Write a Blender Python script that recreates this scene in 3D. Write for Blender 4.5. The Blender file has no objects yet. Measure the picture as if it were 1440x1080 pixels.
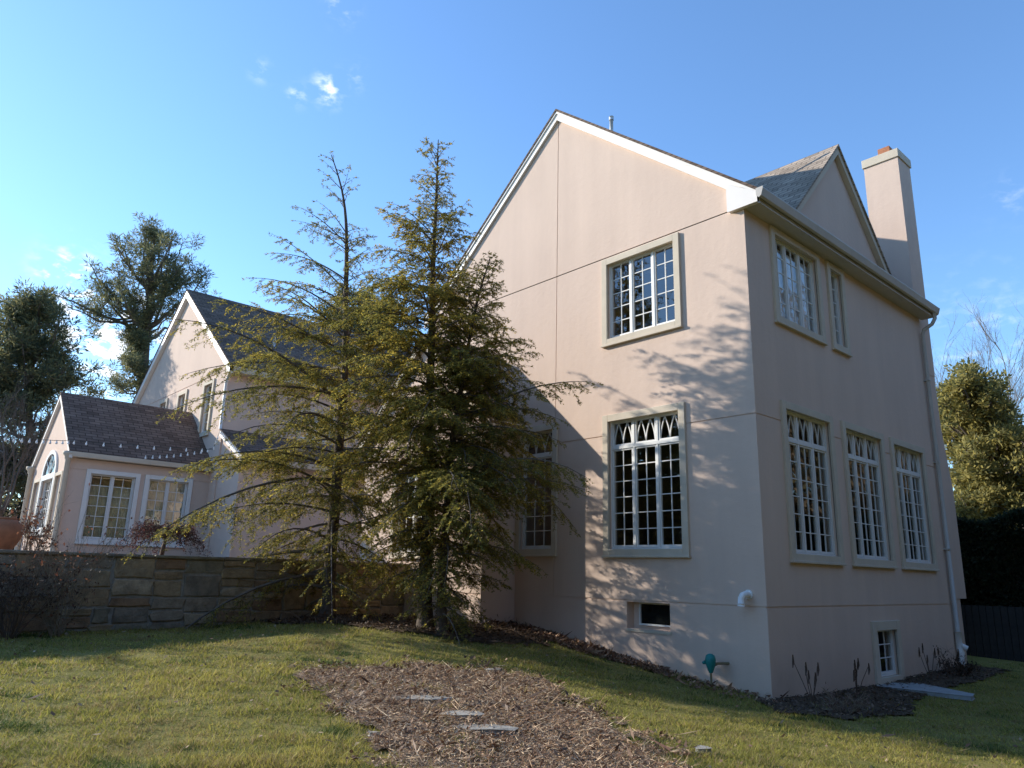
import bpy, math, random
import numpy as np
from mathutils import Vector, Matrix
random.seed(7); rng = np.random.default_rng(7)
rad = math.radians
sc = bpy.context.scene
# ------------------------------------------------------------------ camera
CAM = np.array([6.2292, -11.0807, 0.3941]); YAW, PITCH, ROLL, FPX = rad(47.9436), rad(14.4132), rad(1.4549), 1045.63
_f = np.array([-math.sin(YAW)*math.cos(PITCH), math.cos(YAW)*math.cos(PITCH), math.sin(PITCH)])
_r0 = np.array([math.cos(YAW), math.sin(YAW), 0.]); _u0 = np.cross(_r0, _f)
_r = math.cos(ROLL)*_r0+math.sin(ROLL)*_u0; _u = -math.sin(ROLL)*_r0+math.cos(ROLL)*_u0
cd = bpy.data.cameras.new('camera'); cam = bpy.data.objects.new('camera', cd); sc.collection.objects.link(cam)
cd.sensor_width = 36; cd.lens = FPX/1440*36; cd.clip_start = .05; cd.clip_end = 2000
cam.matrix_world = Matrix(((_r[0], _u[0], -_f[0], CAM[0]), (_r[1], _u[1], -_f[1], CAM[1]), (_r[2], _u[2], -_f[2], CAM[2]), (0, 0, 0, 1)))
sc.camera = cam
# ------------------------------------------------------------------ light
SUN_A, SUN_E = rad(25), rad(23)          # rays travel (+x cosA, +y sinA), down by E
ray_dir = Vector((math.cos(SUN_A)*math.cos(SUN_E), math.sin(SUN_A)*math.cos(SUN_E), -math.sin(SUN_E)))
sl = bpy.data.lights.new('sun', 'SUN'); sl.energy = 2.5; sl.angle = rad(.55); sl.color = (1, .95, .85)
so = bpy.data.objects.new('sun', sl); sc.collection.objects.link(so); so.rotation_euler = ray_dir.to_track_quat('-Z', 'Y').to_euler(); so.location = (-20, -20, 30)
sc.view_settings.view_transform = 'Standard'; sc.view_settings.look = 'None'; sc.view_settings.gamma = 1; sc.view_settings.exposure = 1.55
def pxray(u, v): return _f*FPX+_r*(u-720)-_u*(v-540)
def on(u, v, ax, val):
    d = pxray(u, v); i = 'xyz'.index(ax); return CAM+d*((val-CAM[i])/d[i])
def atd(u, v, D):                         # point on a pixel's ray at horizontal distance D
    d = pxray(u, v); return CAM+d*(D/math.hypot(d[0], d[1]))
w = bpy.data.worlds.new('World'); sc.world = w; w.use_nodes = True
nt = w.node_tree; N = nt.nodes; L = nt.links
bg = N['Background']; sky = N.new('ShaderNodeTexSky'); sky.sky_type = 'NISHITA'; sky.sun_disc = False
sky.sun_elevation = SUN_E; sky.altitude = 100; sky.air_density = 1.1; sky.dust_density = .15; sky.ozone_density = 3.5
to_sun = -ray_dir; sky.sun_rotation = math.atan2(to_sun.x, to_sun.y)
bg.inputs[1].default_value = .102
tc = N.new('ShaderNodeTexCoord')
def wmath(op, a, b=None):
    n = N.new('ShaderNodeMath'); n.operation = op
    for i, x in enumerate((a, b)):
        if x is None: continue
        if isinstance(x, (int, float)): n.inputs[i].default_value = x
        else: L.new(x, n.inputs[i])
    return n.outputs[0]
noi = N.new('ShaderNodeTexNoise'); noi.inputs['Scale'].default_value = 40; noi.inputs['Detail'].default_value = 7; noi.inputs['Roughness'].default_value = .55; noi.inputs['Distortion'].default_value = .2
mp = N.new('ShaderNodeMapping'); mp.inputs['Scale'].default_value = (1, 1, 1.9); L.new(tc.outputs['Generated'], mp.inputs[0]); L.new(mp.outputs[0], noi.inputs['Vector'])
tot = None
for (u, v, wd, amp) in [(462, 126, .015, .95), (418, 134, .010, .5), (481, 10, .014, .5), (502, 108, .012, .3), (366, 100, .010, .35), (98, 392, .026, 1.8), (158, 478, .045, 2.6), (135, 455, .04, 1.8), (1425, 275, .02, .15), (1390, 500, .07, .22)]:
    d = pxray(u, v); d = d/np.linalg.norm(d)
    dp = N.new('ShaderNodeVectorMath'); dp.operation = 'DISTANCE'; L.new(tc.outputs['Generated'], dp.inputs[0]); dp.inputs[1].default_value = tuple(d)
    g = wmath('MULTIPLY', wmath('EXPONENT', wmath('MULTIPLY', wmath('POWER', wmath('DIVIDE', dp.outputs['Value'], wd), 2), -1)), amp)
    tot = g if tot is None else wmath('ADD', tot, g)
sm = N.new('ShaderNodeMapRange'); sm.interpolation_type = 'SMOOTHSTEP'; sm.inputs[1].default_value = .46; sm.inputs[2].default_value = .74; L.new(noi.outputs['Fac'], sm.inputs[0])
fac = wmath('MINIMUM', wmath('MULTIPLY', sm.outputs[0], tot), .8)
mx = N.new('ShaderNodeMixRGB'); L.new(fac, mx.inputs[0]); tn = N.new('ShaderNodeMixRGB'); tn.blend_type = 'MULTIPLY'; tn.inputs[0].default_value = 1; tn.inputs[2].default_value = (.79, .925, 1.04, 1); L.new(sky.outputs[0], tn.inputs[1]); L.new(tn.outputs[0], mx.inputs[1]); mx.inputs[2].default_value = (6.0, 6.1, 6.2, 1); L.new(mx.outputs[0], bg.inputs[0])
# ------------------------------------------------------------------ materials
M = {}
def mat(name, col, rough=.8, noise=None, bump=None, spec=.3, extra=None):
    """noise=(scale, amount, detail); bump=(scale, strength, distance)"""
    m = bpy.data.materials.new(name); m.use_nodes = True; n = m.node_tree.nodes; l = m.node_tree.links
    b = n['Principled BSDF']; b.inputs['Base Color'].default_value = (*col, 1); b.inputs['Roughness'].default_value = rough; b.inputs['Specular IOR Level'].default_value = spec
    t = n.new('ShaderNodeTexCoord')
    if noise:
        nz = n.new('ShaderNodeTexNoise'); nz.inputs['Scale'].default_value = noise[0]; nz.inputs['Detail'].default_value = noise[2] if len(noise) > 2 else 6; nz.inputs['Roughness'].default_value = .65
        l.new(t.outputs['Object'], nz.inputs['Vector'])
        r = n.new('ShaderNodeMapRange'); r.inputs[1].default_value = .3; r.inputs[2].default_value = .7; r.inputs[3].default_value = 1-noise[1]; r.inputs[4].default_value = 1+noise[1]; l.new(nz.outputs['Fac'], r.inputs[0])
        v = n.new('ShaderNodeVectorMath'); v.operation = 'SCALE'; v.inputs[0].default_value = col; l.new(r.outputs[0], v.inputs['Scale']); l.new(v.outputs[0], b.inputs['Base Color'])
    if bump:
        nz2 = n.new('ShaderNodeTexNoise'); nz2.inputs['Scale'].default_value = bump[0]; nz2.inputs['Detail'].default_value = 5; l.new(t.outputs['Object'], nz2.inputs['Vector'])
        bp = n.new('ShaderNodeBump'); bp.inputs['Strength'].default_value = bump[1]; bp.inputs['Distance'].default_value = bump[2]; l.new(nz2.outputs['Fac'], bp.inputs['Height']); l.new(bp.outputs[0], b.inputs['Normal'])
    M[name] = m; return m
def stucco(name, col):
    m = mat(name, col, .92, None, None, .15); n = m.node_tree.nodes; l = m.node_tree.links; b = n['Principled BSDF']; t = n.new('ShaderNodeTexCoord')
    def nz(s, d=6, vec=None):
        q = n.new('ShaderNodeTexNoise'); q.inputs['Scale'].default_value = s; q.inputs['Detail'].default_value = d; q.inputs['Roughness'].default_value = .6; l.new(vec or t.outputs['Object'], q.inputs['Vector']); return q.outputs['Fac']
    mpn = n.new('ShaderNodeMapping'); mpn.inputs['Scale'].default_value = (2.2, 2.2, .22); l.new(t.outputs['Object'], mpn.inputs[0])
    a = n.new('ShaderNodeMath'); a.operation = 'ADD'; l.new(nz(.45), a.inputs[0]); l.new(nz(1, 5, mpn.outputs[0]), a.inputs[1])       # cloudy patches + faint vertical runs
    cr = n.new('ShaderNodeValToRGB'); e = cr.color_ramp.elements; e[0].position = .34; e[1].position = .66
    e[0].color = (col[0]*.94, col[1]*.93, col[2]*.92, 1); e[1].color = (col[0]*1.07, col[1]*1.06, col[2]*1.04, 1)
    h = n.new('ShaderNodeMath'); h.operation = 'MULTIPLY'; h.inputs[1].default_value = .5; l.new(a.outputs[0], h.inputs[0]); l.new(h.outputs[0], cr.inputs[0])
    # splash-back soil and damp near the ground
    sx = n.new('ShaderNodeSeparateXYZ'); geo = n.new('ShaderNodeNewGeometry'); l.new(geo.outputs['Position'], sx.inputs[0])
    mr = n.new('ShaderNodeMapRange'); mr.inputs[1].default_value = -1.4; mr.inputs[2].default_value = -.55; mr.inputs[3].default_value = .75; mr.inputs[4].default_value = 0; l.new(sx.outputs['Z'], mr.inputs[0])
    mu = n.new('ShaderNodeMath'); mu.operation = 'MULTIPLY'; l.new(mr.outputs[0], mu.inputs[0]); l.new(nz(2.3), mu.inputs[1])
    mix = n.new('ShaderNodeMixRGB'); mix.inputs[2].default_value = (.42, .31, .20, 1); l.new(mu.outputs[0], mix.inputs[0]); l.new(cr.outputs[0], mix.inputs[1]); l.new(mix.outputs[0], b.inputs['Base Color'])
    ad = n.new('ShaderNodeMath'); ad.operation = 'MULTIPLY_ADD'; l.new(nz(9, 3), ad.inputs[0]); ad.inputs[1].default_value = 2.2; l.new(nz(75, 4), ad.inputs[2])
    bp = n.new('ShaderNodeBump'); bp.inputs['Strength'].default_value = .38; bp.inputs['Distance'].default_value = .006; l.new(ad.outputs[0], bp.inputs['Height']); l.new(bp.outputs[0], b.inputs['Normal'])
    return m
stucco('stucco', (.665, .51, .415))
mat('trim_stucco', (.60, .51, .395), .85, (3, .07), (60, .3, .004))
mat('white_paint', (.74, .72, .68), .45, (5, .05), None, .4)
mat('fascia', (.80, .74, .68), .5, (2, .05), None, .35)
mat('gutter', (.50, .455, .40), .4, (4, .08), None, .45)
mat('pvc', (.82, .81, .78), .35)
mat('soffit', (.55, .50, .44), .7, (4, .05))
mat('joint', (.10, .075, .06), .95)
mat('interior', (.10, .085, .07), .9)
mat('cream_wall', (.62, .52, .36), .9, (1.5, .1))
mat('curtain', (.86, .83, .88), .9, (8, .06))
mat('tan_room_sheet', (.50, .42, .27), .9, (2.2, .35))  # sheet behind sunroom glass, coloured like the lit interior and its reflections
mat('terracotta', (.42, .17, .085), .8, (8, .2), (40, .4, .006))
mat('metal_vent', (.55, .56, .57), .4)
mat('teal_plastic', (.02, .22, .20), .45, (30, .15))
mat('brass', (.22, .17, .09), .5)
mat('mortar', (.33, .30, .255), .95, (14, .25), (70, .8, .01))
mat('flag', (.30, .275, .235), .85, (6, .28), (35, .5, .008))
mat('slab', (.33, .34, .34), .8, (5, .18), (40, .3, .005))
mat('bark', (.105, .078, .058), .95, (9, .4), (28, 1., .03))
mat('bark_grey', (.14, .115, .095), .95, (5, .35))
mat('twig', (.115, .075, .052), .9, (3, .3))
mat('twig_pale', (.24, .185, .13), .9, (3, .3))
mat('dark_board', (.035, .033, .033), .8, (6, .3))
mat('wire', (.04, .045, .04), .6)
mat('bulb', (.85, .85, .82), .15, None, None, .6)
mat('plinth', (.30, .25, .215), .9, (4, .15))
for i, c in enumerate([(0.276, 0.22, 0.159), (0.318, 0.226, 0.135), (0.235, 0.194, 0.146), (0.344, 0.253, 0.153), (0.276, 0.175, 0.105), (0.235, 0.201, 0.141), (0.4, 0.311, 0.211)]):
    mat('stone%d' % i, c, .9, (5, .4), (22, .9, .02))
def glass():
    m = bpy.data.materials.new('glass'); m.use_nodes = True; n = m.node_tree.nodes; l = m.node_tree.links; n.clear()
    o = n.new('ShaderNodeOutputMaterial'); mi = n.new('ShaderNodeMixShader'); tr = n.new('ShaderNodeBsdfTransparent'); tr.inputs[0].default_value = (.93, .95, .94, 1)
    gl = n.new('ShaderNodeBsdfGlossy'); gl.inputs['Roughness'].default_value = .012; fr = n.new('ShaderNodeFresnel'); fr.inputs[0].default_value = 2.35
    t = n.new('ShaderNodeTexCoord'); nz = n.new('ShaderNodeTexNoise'); nz.inputs['Scale'].default_value = 2.3; nz.inputs['Detail'].default_value = 2; l.new(t.outputs['Object'], nz.inputs[0])
    bp = n.new('ShaderNodeBump'); bp.inputs['Strength'].default_value = .12; bp.inputs['Distance'].default_value = .03; l.new(nz.outputs[0], bp.inputs['Height']); oi = n.new('ShaderNodeObjectInfo'); wn = n.new('ShaderNodeTexWhiteNoise'); wn.noise_dimensions = '1D'; l.new(oi.outputs['Random'], wn.inputs['W']); su = n.new('ShaderNodeVectorMath'); su.operation = 'SUBTRACT'; l.new(wn.outputs['Color'], su.inputs[0]); su.inputs[1].default_value = (.5, .5, .5); ma = n.new('ShaderNodeVectorMath'); ma.operation = 'MULTIPLY_ADD'; l.new(su.outputs[0], ma.inputs[0]); ma.inputs[1].default_value = (.022, .022, .022); l.new(bp.outputs[0], ma.inputs[2]); nn = n.new('ShaderNodeVectorMath'); nn.operation = 'NORMALIZE'; l.new(ma.outputs[0], nn.inputs[0]); l.new(nn.outputs[0], gl.inputs['Normal'])
    ge = n.new('ShaderNodeNewGeometry'); iv = n.new('ShaderNodeMath'); iv.operation = 'SUBTRACT'; iv.inputs[0].default_value = 1; l.new(ge.outputs['Backfacing'], iv.inputs[1]); mf = n.new('ShaderNodeMath'); mf.operation = 'MULTIPLY'; l.new(fr.outputs[0], mf.inputs[0]); l.new(iv.outputs[0], mf.inputs[1]); l.new(mf.outputs[0], mi.inputs[0]); l.new(tr.outputs[0], mi.inputs[1]); l.new(gl.outputs[0], mi.inputs[2]); l.new(mi.outputs[0], o.inputs[0]); M['glass'] = m
glass()
def shingle(name, axis, col, slope):
    m = mat(name, col, .95, None, None, .1); n = m.node_tree.nodes; l = m.node_tree.links; b = n['Principled BSDF']
    g = n.new('ShaderNodeNewGeometry'); s = n.new('ShaderNodeSeparateXYZ'); l.new(g.outputs['Position'], s.inputs[0]); c = n.new('ShaderNodeCombineXYZ'); l.new(s.outputs[axis], c.inputs[0])
    k = n.new('ShaderNodeMath'); k.operation = 'MULTIPLY'; k.inputs[1].default_value = math.sqrt(1+1/slope**2); l.new(s.outputs['Z'], k.inputs[0]); l.new(k.outputs[0], c.inputs[1])
    bt = n.new('ShaderNodeTexBrick'); l.new(c.outputs[0], bt.inputs['Vector']); bt.inputs['Scale'].default_value = 1; bt.inputs['Brick Width'].default_value = .32; bt.inputs['Row Height'].default_value = .145; bt.inputs['Mortar Size'].default_value = .011; bt.inputs['Bias'].default_value = 0
    bt.inputs['Color1'].default_value = (*[x*1.25 for x in col], 1); bt.inputs['Color2'].default_value = (*[x*.78 for x in col], 1); bt.inputs['Mortar'].default_value = (*[x*.4 for x in col], 1)
    nz = n.new('ShaderNodeTexNoise'); nz.inputs['Scale'].default_value = 1.4; nz.inputs['Detail'].default_value = 6; l.new(g.outputs['Position'], nz.inputs[0])
    mm = n.new('ShaderNodeMixRGB'); mm.blend_type = 'OVERLAY'; mm.inputs[0].default_value = .5; l.new(bt.outputs[0], mm.inputs[1]); l.new(nz.outputs[0], mm.inputs[2]); l.new(mm.outputs[0], b.inputs['Base Color'])
    bp = n.new('ShaderNodeBump'); bp.inputs['Strength'].default_value = .7; bp.inputs['Distance'].default_value = .012; bp.invert = True; l.new(bt.outputs['Fac'], bp.inputs['Height']); l.new(bp.outputs[0], b.inputs['Normal'])
shingle('shingle_y', 'Y', (.165, .118, .093), .81); shingle('shingle_x', 'X', (.36, .285, .22), 1.05)
def leafmat(name, transl=.35):
    m = bpy.data.materials.new(name); m.use_nodes = True; n = m.node_tree.nodes; l = m.node_tree.links; b = n['Principled BSDF']; b.inputs['Roughness'].default_value = .65; b.inputs['Specular IOR Level'].default_value = .25
    a = n.new('ShaderNodeAttribute'); a.attribute_name = 'Col'; l.new(a.outputs['Color'], b.inputs['Base Color'])
    t = n.new('ShaderNodeBsdfTranslucent'); l.new(a.outputs['Color'], t.inputs[0]); mi = n.new('ShaderNodeMixShader'); mi.inputs[0].default_value = transl
    l.new(b.outputs[0], mi.inputs[1]); l.new(t.outputs[0], mi.inputs[2]); l.new(mi.outputs[0], n['Material Output'].inputs[0]); M[name] = m
leafmat('leaf', .52); leafmat('grass_blade', .45); leafmat('litter', .1)
def groundmat(name, cols, scale=.7, bump=.5):
    m = mat(name, cols[0], .97, None, None, .08); n = m.node_tree.nodes; l = m.node_tree.links; b = n['Principled BSDF']; g = n.new('ShaderNodeNewGeometry')
    def nz(s, d):
        q = n.new('ShaderNodeTexNoise'); q.inputs['Scale'].default_value = s; q.inputs['Detail'].default_value = d; q.inputs['Roughness'].default_value = .7; l.new(g.outputs['Position'], q.inputs[0]); return q.outputs['Fac']
    a = n.new('ShaderNodeMath'); a.operation = 'MULTIPLY_ADD'; a.inputs[1].default_value = .5; l.new(nz(scale, 8), a.inputs[0])
    k = n.new('ShaderNodeMath'); k.operation = 'MULTIPLY'; k.inputs[1].default_value = .5; l.new(nz(38, 5), k.inputs[0]); l.new(k.outputs[0], a.inputs[2])
    r = n.new('ShaderNodeValToRGB'); l.new(a.outputs[0], r.inputs[0]); e = r.color_ramp.elements
    for i, c in enumerate(cols):
        p = .36+.28*i/(len(cols)-1)
        if i < 2: e[i].position = p; e[i].color = (*c, 1)
        else: q = e.new(p); q.color = (*c, 1)
    l.new(r.outputs[0], b.inputs['Base Color'])
    bp = n.new('ShaderNodeBump'); bp.inputs['Strength'].default_value = bump; bp.inputs['Distance'].default_value = .03; l.new(nz(55, 6), bp.inputs['Height']); l.new(bp.outputs[0], b.inputs['Normal'])
groundmat('lawn', [(.075, .078, .022), (.16, .15, .04), (.24, .205, .065), (.30, .235, .11)])
groundmat('mulch', [(.09, .06, .043), (.17, .118, .083), (.24, .17, .12), (.32, .24, .17)], 1.6, .9)
groundmat('soil', [(.045, .032, .022), (.08, .056, .038), (.12, .085, .056), (.17, .125, .08)], 2, .9)
groundmat('patio', [(.24, .21, .18), (.30, .26, .22), (.34, .30, .25)], .8, .3)
# ------------------------------------------------------------------ object helpers
COL = sc.collection
class B:
    def __init__(s): s.v = []; s.f = []
    def quad(s, *p): i = len(s.v); s.v += [tuple(map(float, q)) for q in p]; s.f.append(tuple(range(i, i+len(p)))); return s
    def box(s, x0, x1, y0, y1, z0, z1):
        i = len(s.v); s.v += [(x, y, z) for z in (z0, z1) for y in (y0, y1) for x in (x0, x1)]
        s.f += [tuple(i+k for k in q) for q in ((0, 2, 3, 1), (4, 5, 7, 6), (0, 1, 5, 4), (2, 6, 7, 3), (0, 4, 6, 2), (1, 3, 7, 5))]; return s
    def prism(s, poly, d):                     # poly: 3D points, extruded by vector d
        i = len(s.v); n = len(poly); s.v += [tuple(map(float, p)) for p in poly]+[tuple(float(a)+float(b) for a, b in zip(p, d)) for p in poly]
        s.f += [tuple(range(i, i+n)), tuple(range(i+2*n-1, i+n-1, -1))]+[(i+k, i+(k+1) % n, i+n+(k+1) % n, i+n+k) for k in range(n)]; return s
    def tube(s, pts, rads, n=6, cap=True):
        pts = [Vector(p) for p in pts]; i0 = len(s.v); up = None
        for k, p in enumerate(pts):
            t = (pts[min(k+1, len(pts)-1)]-pts[max(k-1, 0)]).normalized()
            if up is None: up = t.orthogonal().normalized()
            up = (up-t*up.dot(t)); up = up.normalized() if up.length > 1e-6 else t.orthogonal().normalized()
            w2 = t.cross(up); r = rads[k] if hasattr(rads, '__len__') else rads
            for j in range(n): a = 2*math.pi*j/n; s.v.append(tuple(p+(up*math.cos(a)+w2*math.sin(a))*r))
            if k: 
                for j in range(n): a0 = i0+(k-1)*n; s.f.append((a0+j, a0+(j+1) % n, a0+n+(j+1) % n, a0+n+j))
        if cap: s.f.append(tuple(range(i0, i0+n))); e = len(s.v)-n; s.f.append(tuple(range(e+n-1, e-1, -1)))
        return s
    def lathe(s, c, prof, n=16):
        i0 = len(s.v)
        for r, z in prof:
            for j in range(n): a = 2*math.pi*j/n; s.v.append((c[0]+r*math.cos(a), c[1]+r*math.sin(a), c[2]+z))
        for k in range(len(prof)-1):
            for j in range(n): a0 = i0+k*n; s.f.append((a0+j, a0+(j+1) % n, a0+n+(j+1) % n, a0+n+j))
        return s
    def build(s, name, m, parent=None, smooth=False, bevel=0):
        me = bpy.data.meshes.new(name); me.from_pydata(s.v, [], s.f); me.update()
        return link(name, me, m, parent, smooth, bevel)
def link(name, me, m, parent=None, smooth=False, bevel=0, loc=None):
    if m is not None and not me.materials: me.materials.append(M[m] if isinstance(m, str) else m)
    o = bpy.data.objects.new(name, me); COL.objects.link(o)
    if loc is not None: o.location = loc
    if parent is not None: o.parent = parent; o.matrix_parent_inverse = Matrix.Translation(-wloc(parent))
    if smooth: me.polygons.foreach_set('use_smooth', [True]*len(me.polygons))
    if bevel: md = o.modifiers.new('b', 'BEVEL'); md.width = bevel; md.segments = 2; md.limit_method = 'ANGLE'
    return o
WL = {}
def wloc(o): return WL.get(o.name, Vector((0, 0, 0)))
def tag(o, label=None, cat=None, group=None, kind=None):
    for k, v in (('label', label), ('category', cat), ('group', group), ('kind', kind)):
        if v: o[k] = v
    return o
def thing(name, loc, label, cat, group=None):
    o = bpy.data.objects.new(name, None); COL.objects.link(o); o.location = loc; o.empty_display_size = .2; WL[o.name] = Vector(loc); return tag(o, label, cat, group)
def npmesh(name, V, F, m, parent=None, col=None):
    V = np.asarray(V, np.float32); F = np.asarray(F, np.int32); k = F.shape[1]
    me = bpy.data.meshes.new(name); me.vertices.add(len(V)); me.vertices.foreach_set('co', V.ravel()); me.loops.add(F.size); me.loops.foreach_set('vertex_index', F.ravel())
    me.polygons.add(len(F)); me.polygons.foreach_set('loop_start', np.arange(0, F.size, k, dtype=np.int32)); me.polygons.foreach_set('loop_total', np.full(len(F), k, np.int32))
    if col is not None:
        a = me.attributes.new('Col', 'FLOAT_COLOR', 'FACE'); c = np.ones((len(F), 4), np.float32); c[:, :3] = col; a.data.foreach_set('color', c.ravel())
    me.update(calc_edges=True); return link(name, me, m, parent)
def unit(a): return a/np.maximum(np.linalg.norm(a, axis=-1, keepdims=True), 1e-9)
def leaves(P, D, S, ln, wd):                   # kite-shaped leaf faces
    P = np.asarray(P); ln = np.asarray(ln)[:, None]; wd = np.asarray(wd)[:, None]; mid = P+D*ln*.42
    V = np.stack([P, mid+S*wd*.5, P+D*ln, mid-S*wd*.5], 1).reshape(-1, 3); return V, np.arange(len(V)).reshape(-1, 4)
def vary(n, cols, wts=None, j=.22):
    c = np.array(cols)[rng.choice(len(cols), n, p=wts)]; return c*(1+rng.uniform(-j, j, (n, 1)))
# ------------------------------------------------------------------ ground
CP = np.array([(0, 0, -1.34), (-1.06, 0, -1.23), (-2.5, 0, -1.06), (-3.85, 0, -.85), (-5, 0, -.69), (-6.3, 0, -.57), (0, 1.5, -1.4), (0, 3.7, -1.42), (0, 8.3, -1.32), (1.4, 3.9, -1.47), (-8.4, -8.6, -.74), (-8.4, -5.4, -.68), (-8.4, -3.4, -.64), (-8.4, -1, -.60), (-8.4, -14, -.9),
               (-7.6, -3.35, -.49), (-5, -2.8, -.56), (-4.4, -2.9, -.62), (-2.9, -3.5, -.86), (-2.9, -5.5, -.88), (-.8, -5.9, -.95), (1.4, -7.7, -1.05), (2.6, -5.4, -1.17), (-1, -1.6, -1.2), (.5, -2, -1.32), (4, -3, -1.38), (6.2, -11, -1.2), (6, 3, -1.5), (2, 12, -1.4), (12, 0, -1.6), (0, -14, -1.15), (-6, -11, -.85), (14, -14, -1.4), (25, 20, -1.7), (30, -30, -1.5), (-5, -35, -1.2), (0, 40, -1.4), (-40, -40, -.8), (-45, 0, -.4), (-40, 45, -.4)])
def _phi(r): return r
_A = np.linalg.norm(CP[:, None, :2]-CP[None, :, :2], axis=2); _n = len(CP)
_K = np.block([[_A+0*np.eye(_n)-.15*np.eye(_n)*0, np.ones((_n, 1))], [np.ones((1, _n)), np.zeros((1, 1))]]); _W = np.linalg.solve(_K, np.append(CP[:, 2], 0))
def gz(x, y):
    x = np.asarray(x, float); y = np.asarray(y, float); z = np.full(x.shape, _W[-1])
    for i in range(_n): z = z+_W[i]*np.sqrt((x-CP[i, 0])**2+(y-CP[i, 1])**2+.12)
    return z
_wr = np.random.default_rng(12); _wd = _wr.uniform(0, 6.283, 28); _wk = np.exp(_wr.uniform(math.log(1.1), math.log(13), 28)); _wp = _wr.uniform(0, 6.283, 28)
def rough(x, y, i0=0, i1=28):                   # aperiodic sum of waves in random directions, about -1..1
    r = 0*x
    for i in range(i0, i1): r = r+np.sin(_wk[i]*(x*math.cos(_wd[i])+y*math.sin(_wd[i]))+_wp[i]+1.2*np.sin(.7*y+.5*x+i))
    return r/math.sqrt((i1-i0)/2.)*.5
def bumps(x, y): return .013*rough(x, y, 0, 14)
def ground(x, y): return gz(x, y)+bumps(np.asarray(x, float), np.asarray(y, float))
def grid(xs, ys, zf, name, m, keep=None, col=None):
    X, Y = np.meshgrid(xs, ys); Z = zf(X, Y); V = np.stack([X, Y, Z], -1).reshape(-1, 3); nx = len(xs); ny = len(ys)
    i = (np.arange(ny-1)[:, None]*nx+np.arange(nx-1)[None, :]).ravel(); F = np.stack([i, i+1, i+nx+1, i+nx], 1)
    if keep is not None: c = V[F].mean(1); F = F[keep(c[:, 0], c[:, 1])]
    o = npmesh(name, V, F, m); o.data.polygons.foreach_set('use_smooth', [True]*len(F)); return o
far = [-600, -300, -150, -90, -60, -40, -30, -22, -16]
xs = np.unique(np.concatenate([far, np.arange(-12, 10, .2), [11, 13, 16, 20, 30, 45, 70, 110, 180, 320, 600]])); ys = np.unique(np.concatenate([far, np.arange(-14, 14, .2), [15, 17, 20, 30, 45, 70, 110, 180, 320, 600]]))
tag(grid(xs, ys, lambda x, y: np.where(np.hypot(x, y) > 70, -1.0, ground(x, y)), 'lawn', 'lawn'), kind='structure')
def inpoly(x, y, poly):
    x = np.asarray(x); y = np.asarray(y); r = np.zeros(x.shape, bool); n = len(poly)
    for i in range(n):
        x0, y0 = poly[i]; x1, y1 = poly[(i+1) % n]; c = ((y0 > y) != (y1 > y)) & (x < (x1-x0)*(y-y0)/(y1-y0+1e-12)+x0); r ^= c
    return r
def wob(x, y): return .16*np.sin(5.1*x+2*y)+.12*np.sin(9*y-4*x)+.08*np.sin(17*x+13*y)
BED = [(-3.05, -6.35), (-2.8, -5.3), (-2.6, -4.3), (-2.3, -3.5), (-1.4, -3.55), (-.4, -4.0), (1.1, -4.8), (2.4, -5.45), (3.0, -6.0), (2.7, -6.9), (2.2, -7.9), (1.6, -7.6), (.6, -7.15), (-.6, -6.9), (-1.7, -6.7)]
MULCH = [(-8.45, -4.7), (-7.2, -4.5), (-6.2, -3.9), (-4.6, -3.4), (-3.7, -2.5), (-3.7, -1.3), (-4.4, .1), (-8.45, .1)]
SOIL = [(-.25, -.12), (.05, -.55), (.7, -.95), (1.35, -.3), (1.5, 1.2), (1.0, 2.6), (.9, 3.4), (.9, 8.6), (0, 8.6), (-.02, .02)]
inbed = lambda x, y: inpoly(x+wob(x, y)*.8+.3*rough(x, y, 10, 28)*.5, y+wob(y, x)*.8+.3*rough(y, x, 10, 28)*.5, BED)
inbed_loose = lambda x, y: inpoly(x*.95-.03+wob(y, x)*1.5, y*.96-.22+wob(x, y)*1.5, BED)
inmul = lambda x, y: inpoly(x+wob(x, y)*.5, y+wob(y, x)*.5, MULCH)
insoil = lambda x, y: inpoly(x+wob(x, y)*.25, y+wob(y, x)*.25, SOIL)
def patch(name, m, poly, fn, h, step=.06):
    p = np.array(poly); a = p.min(0)-.4; b = p.max(0)+.4
    r = np.random.default_rng(3); ph = r.uniform(0, 6, 8)
    zf = lambda x, y: ground(x, y)+h+.011*np.sin(13*x+ph[0])*np.sin(11*y+ph[1])+.009*np.sin(31*x+9*y)*np.sin(27*y-5*x)
    return tag(grid(np.arange(a[0], b[0], step), np.arange(a[1], b[1], step), zf, name, m, fn), kind='structure')
patch('mulch_bed', 'mulch', BED, inbed, .024); patch('tree_bed', 'soil', MULCH, lambda x, y: inmul(x, y) & (x > -8.5), .024); patch('house_bed', 'soil', SOIL, lambda x, y: insoil(x, y) & ((x > .0) | (y < .0)), .024)
b = B().box(-34, -8.72, -18, 14, .1, .50); tag(b.build('terrace', 'patio'), kind='structure')
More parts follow.
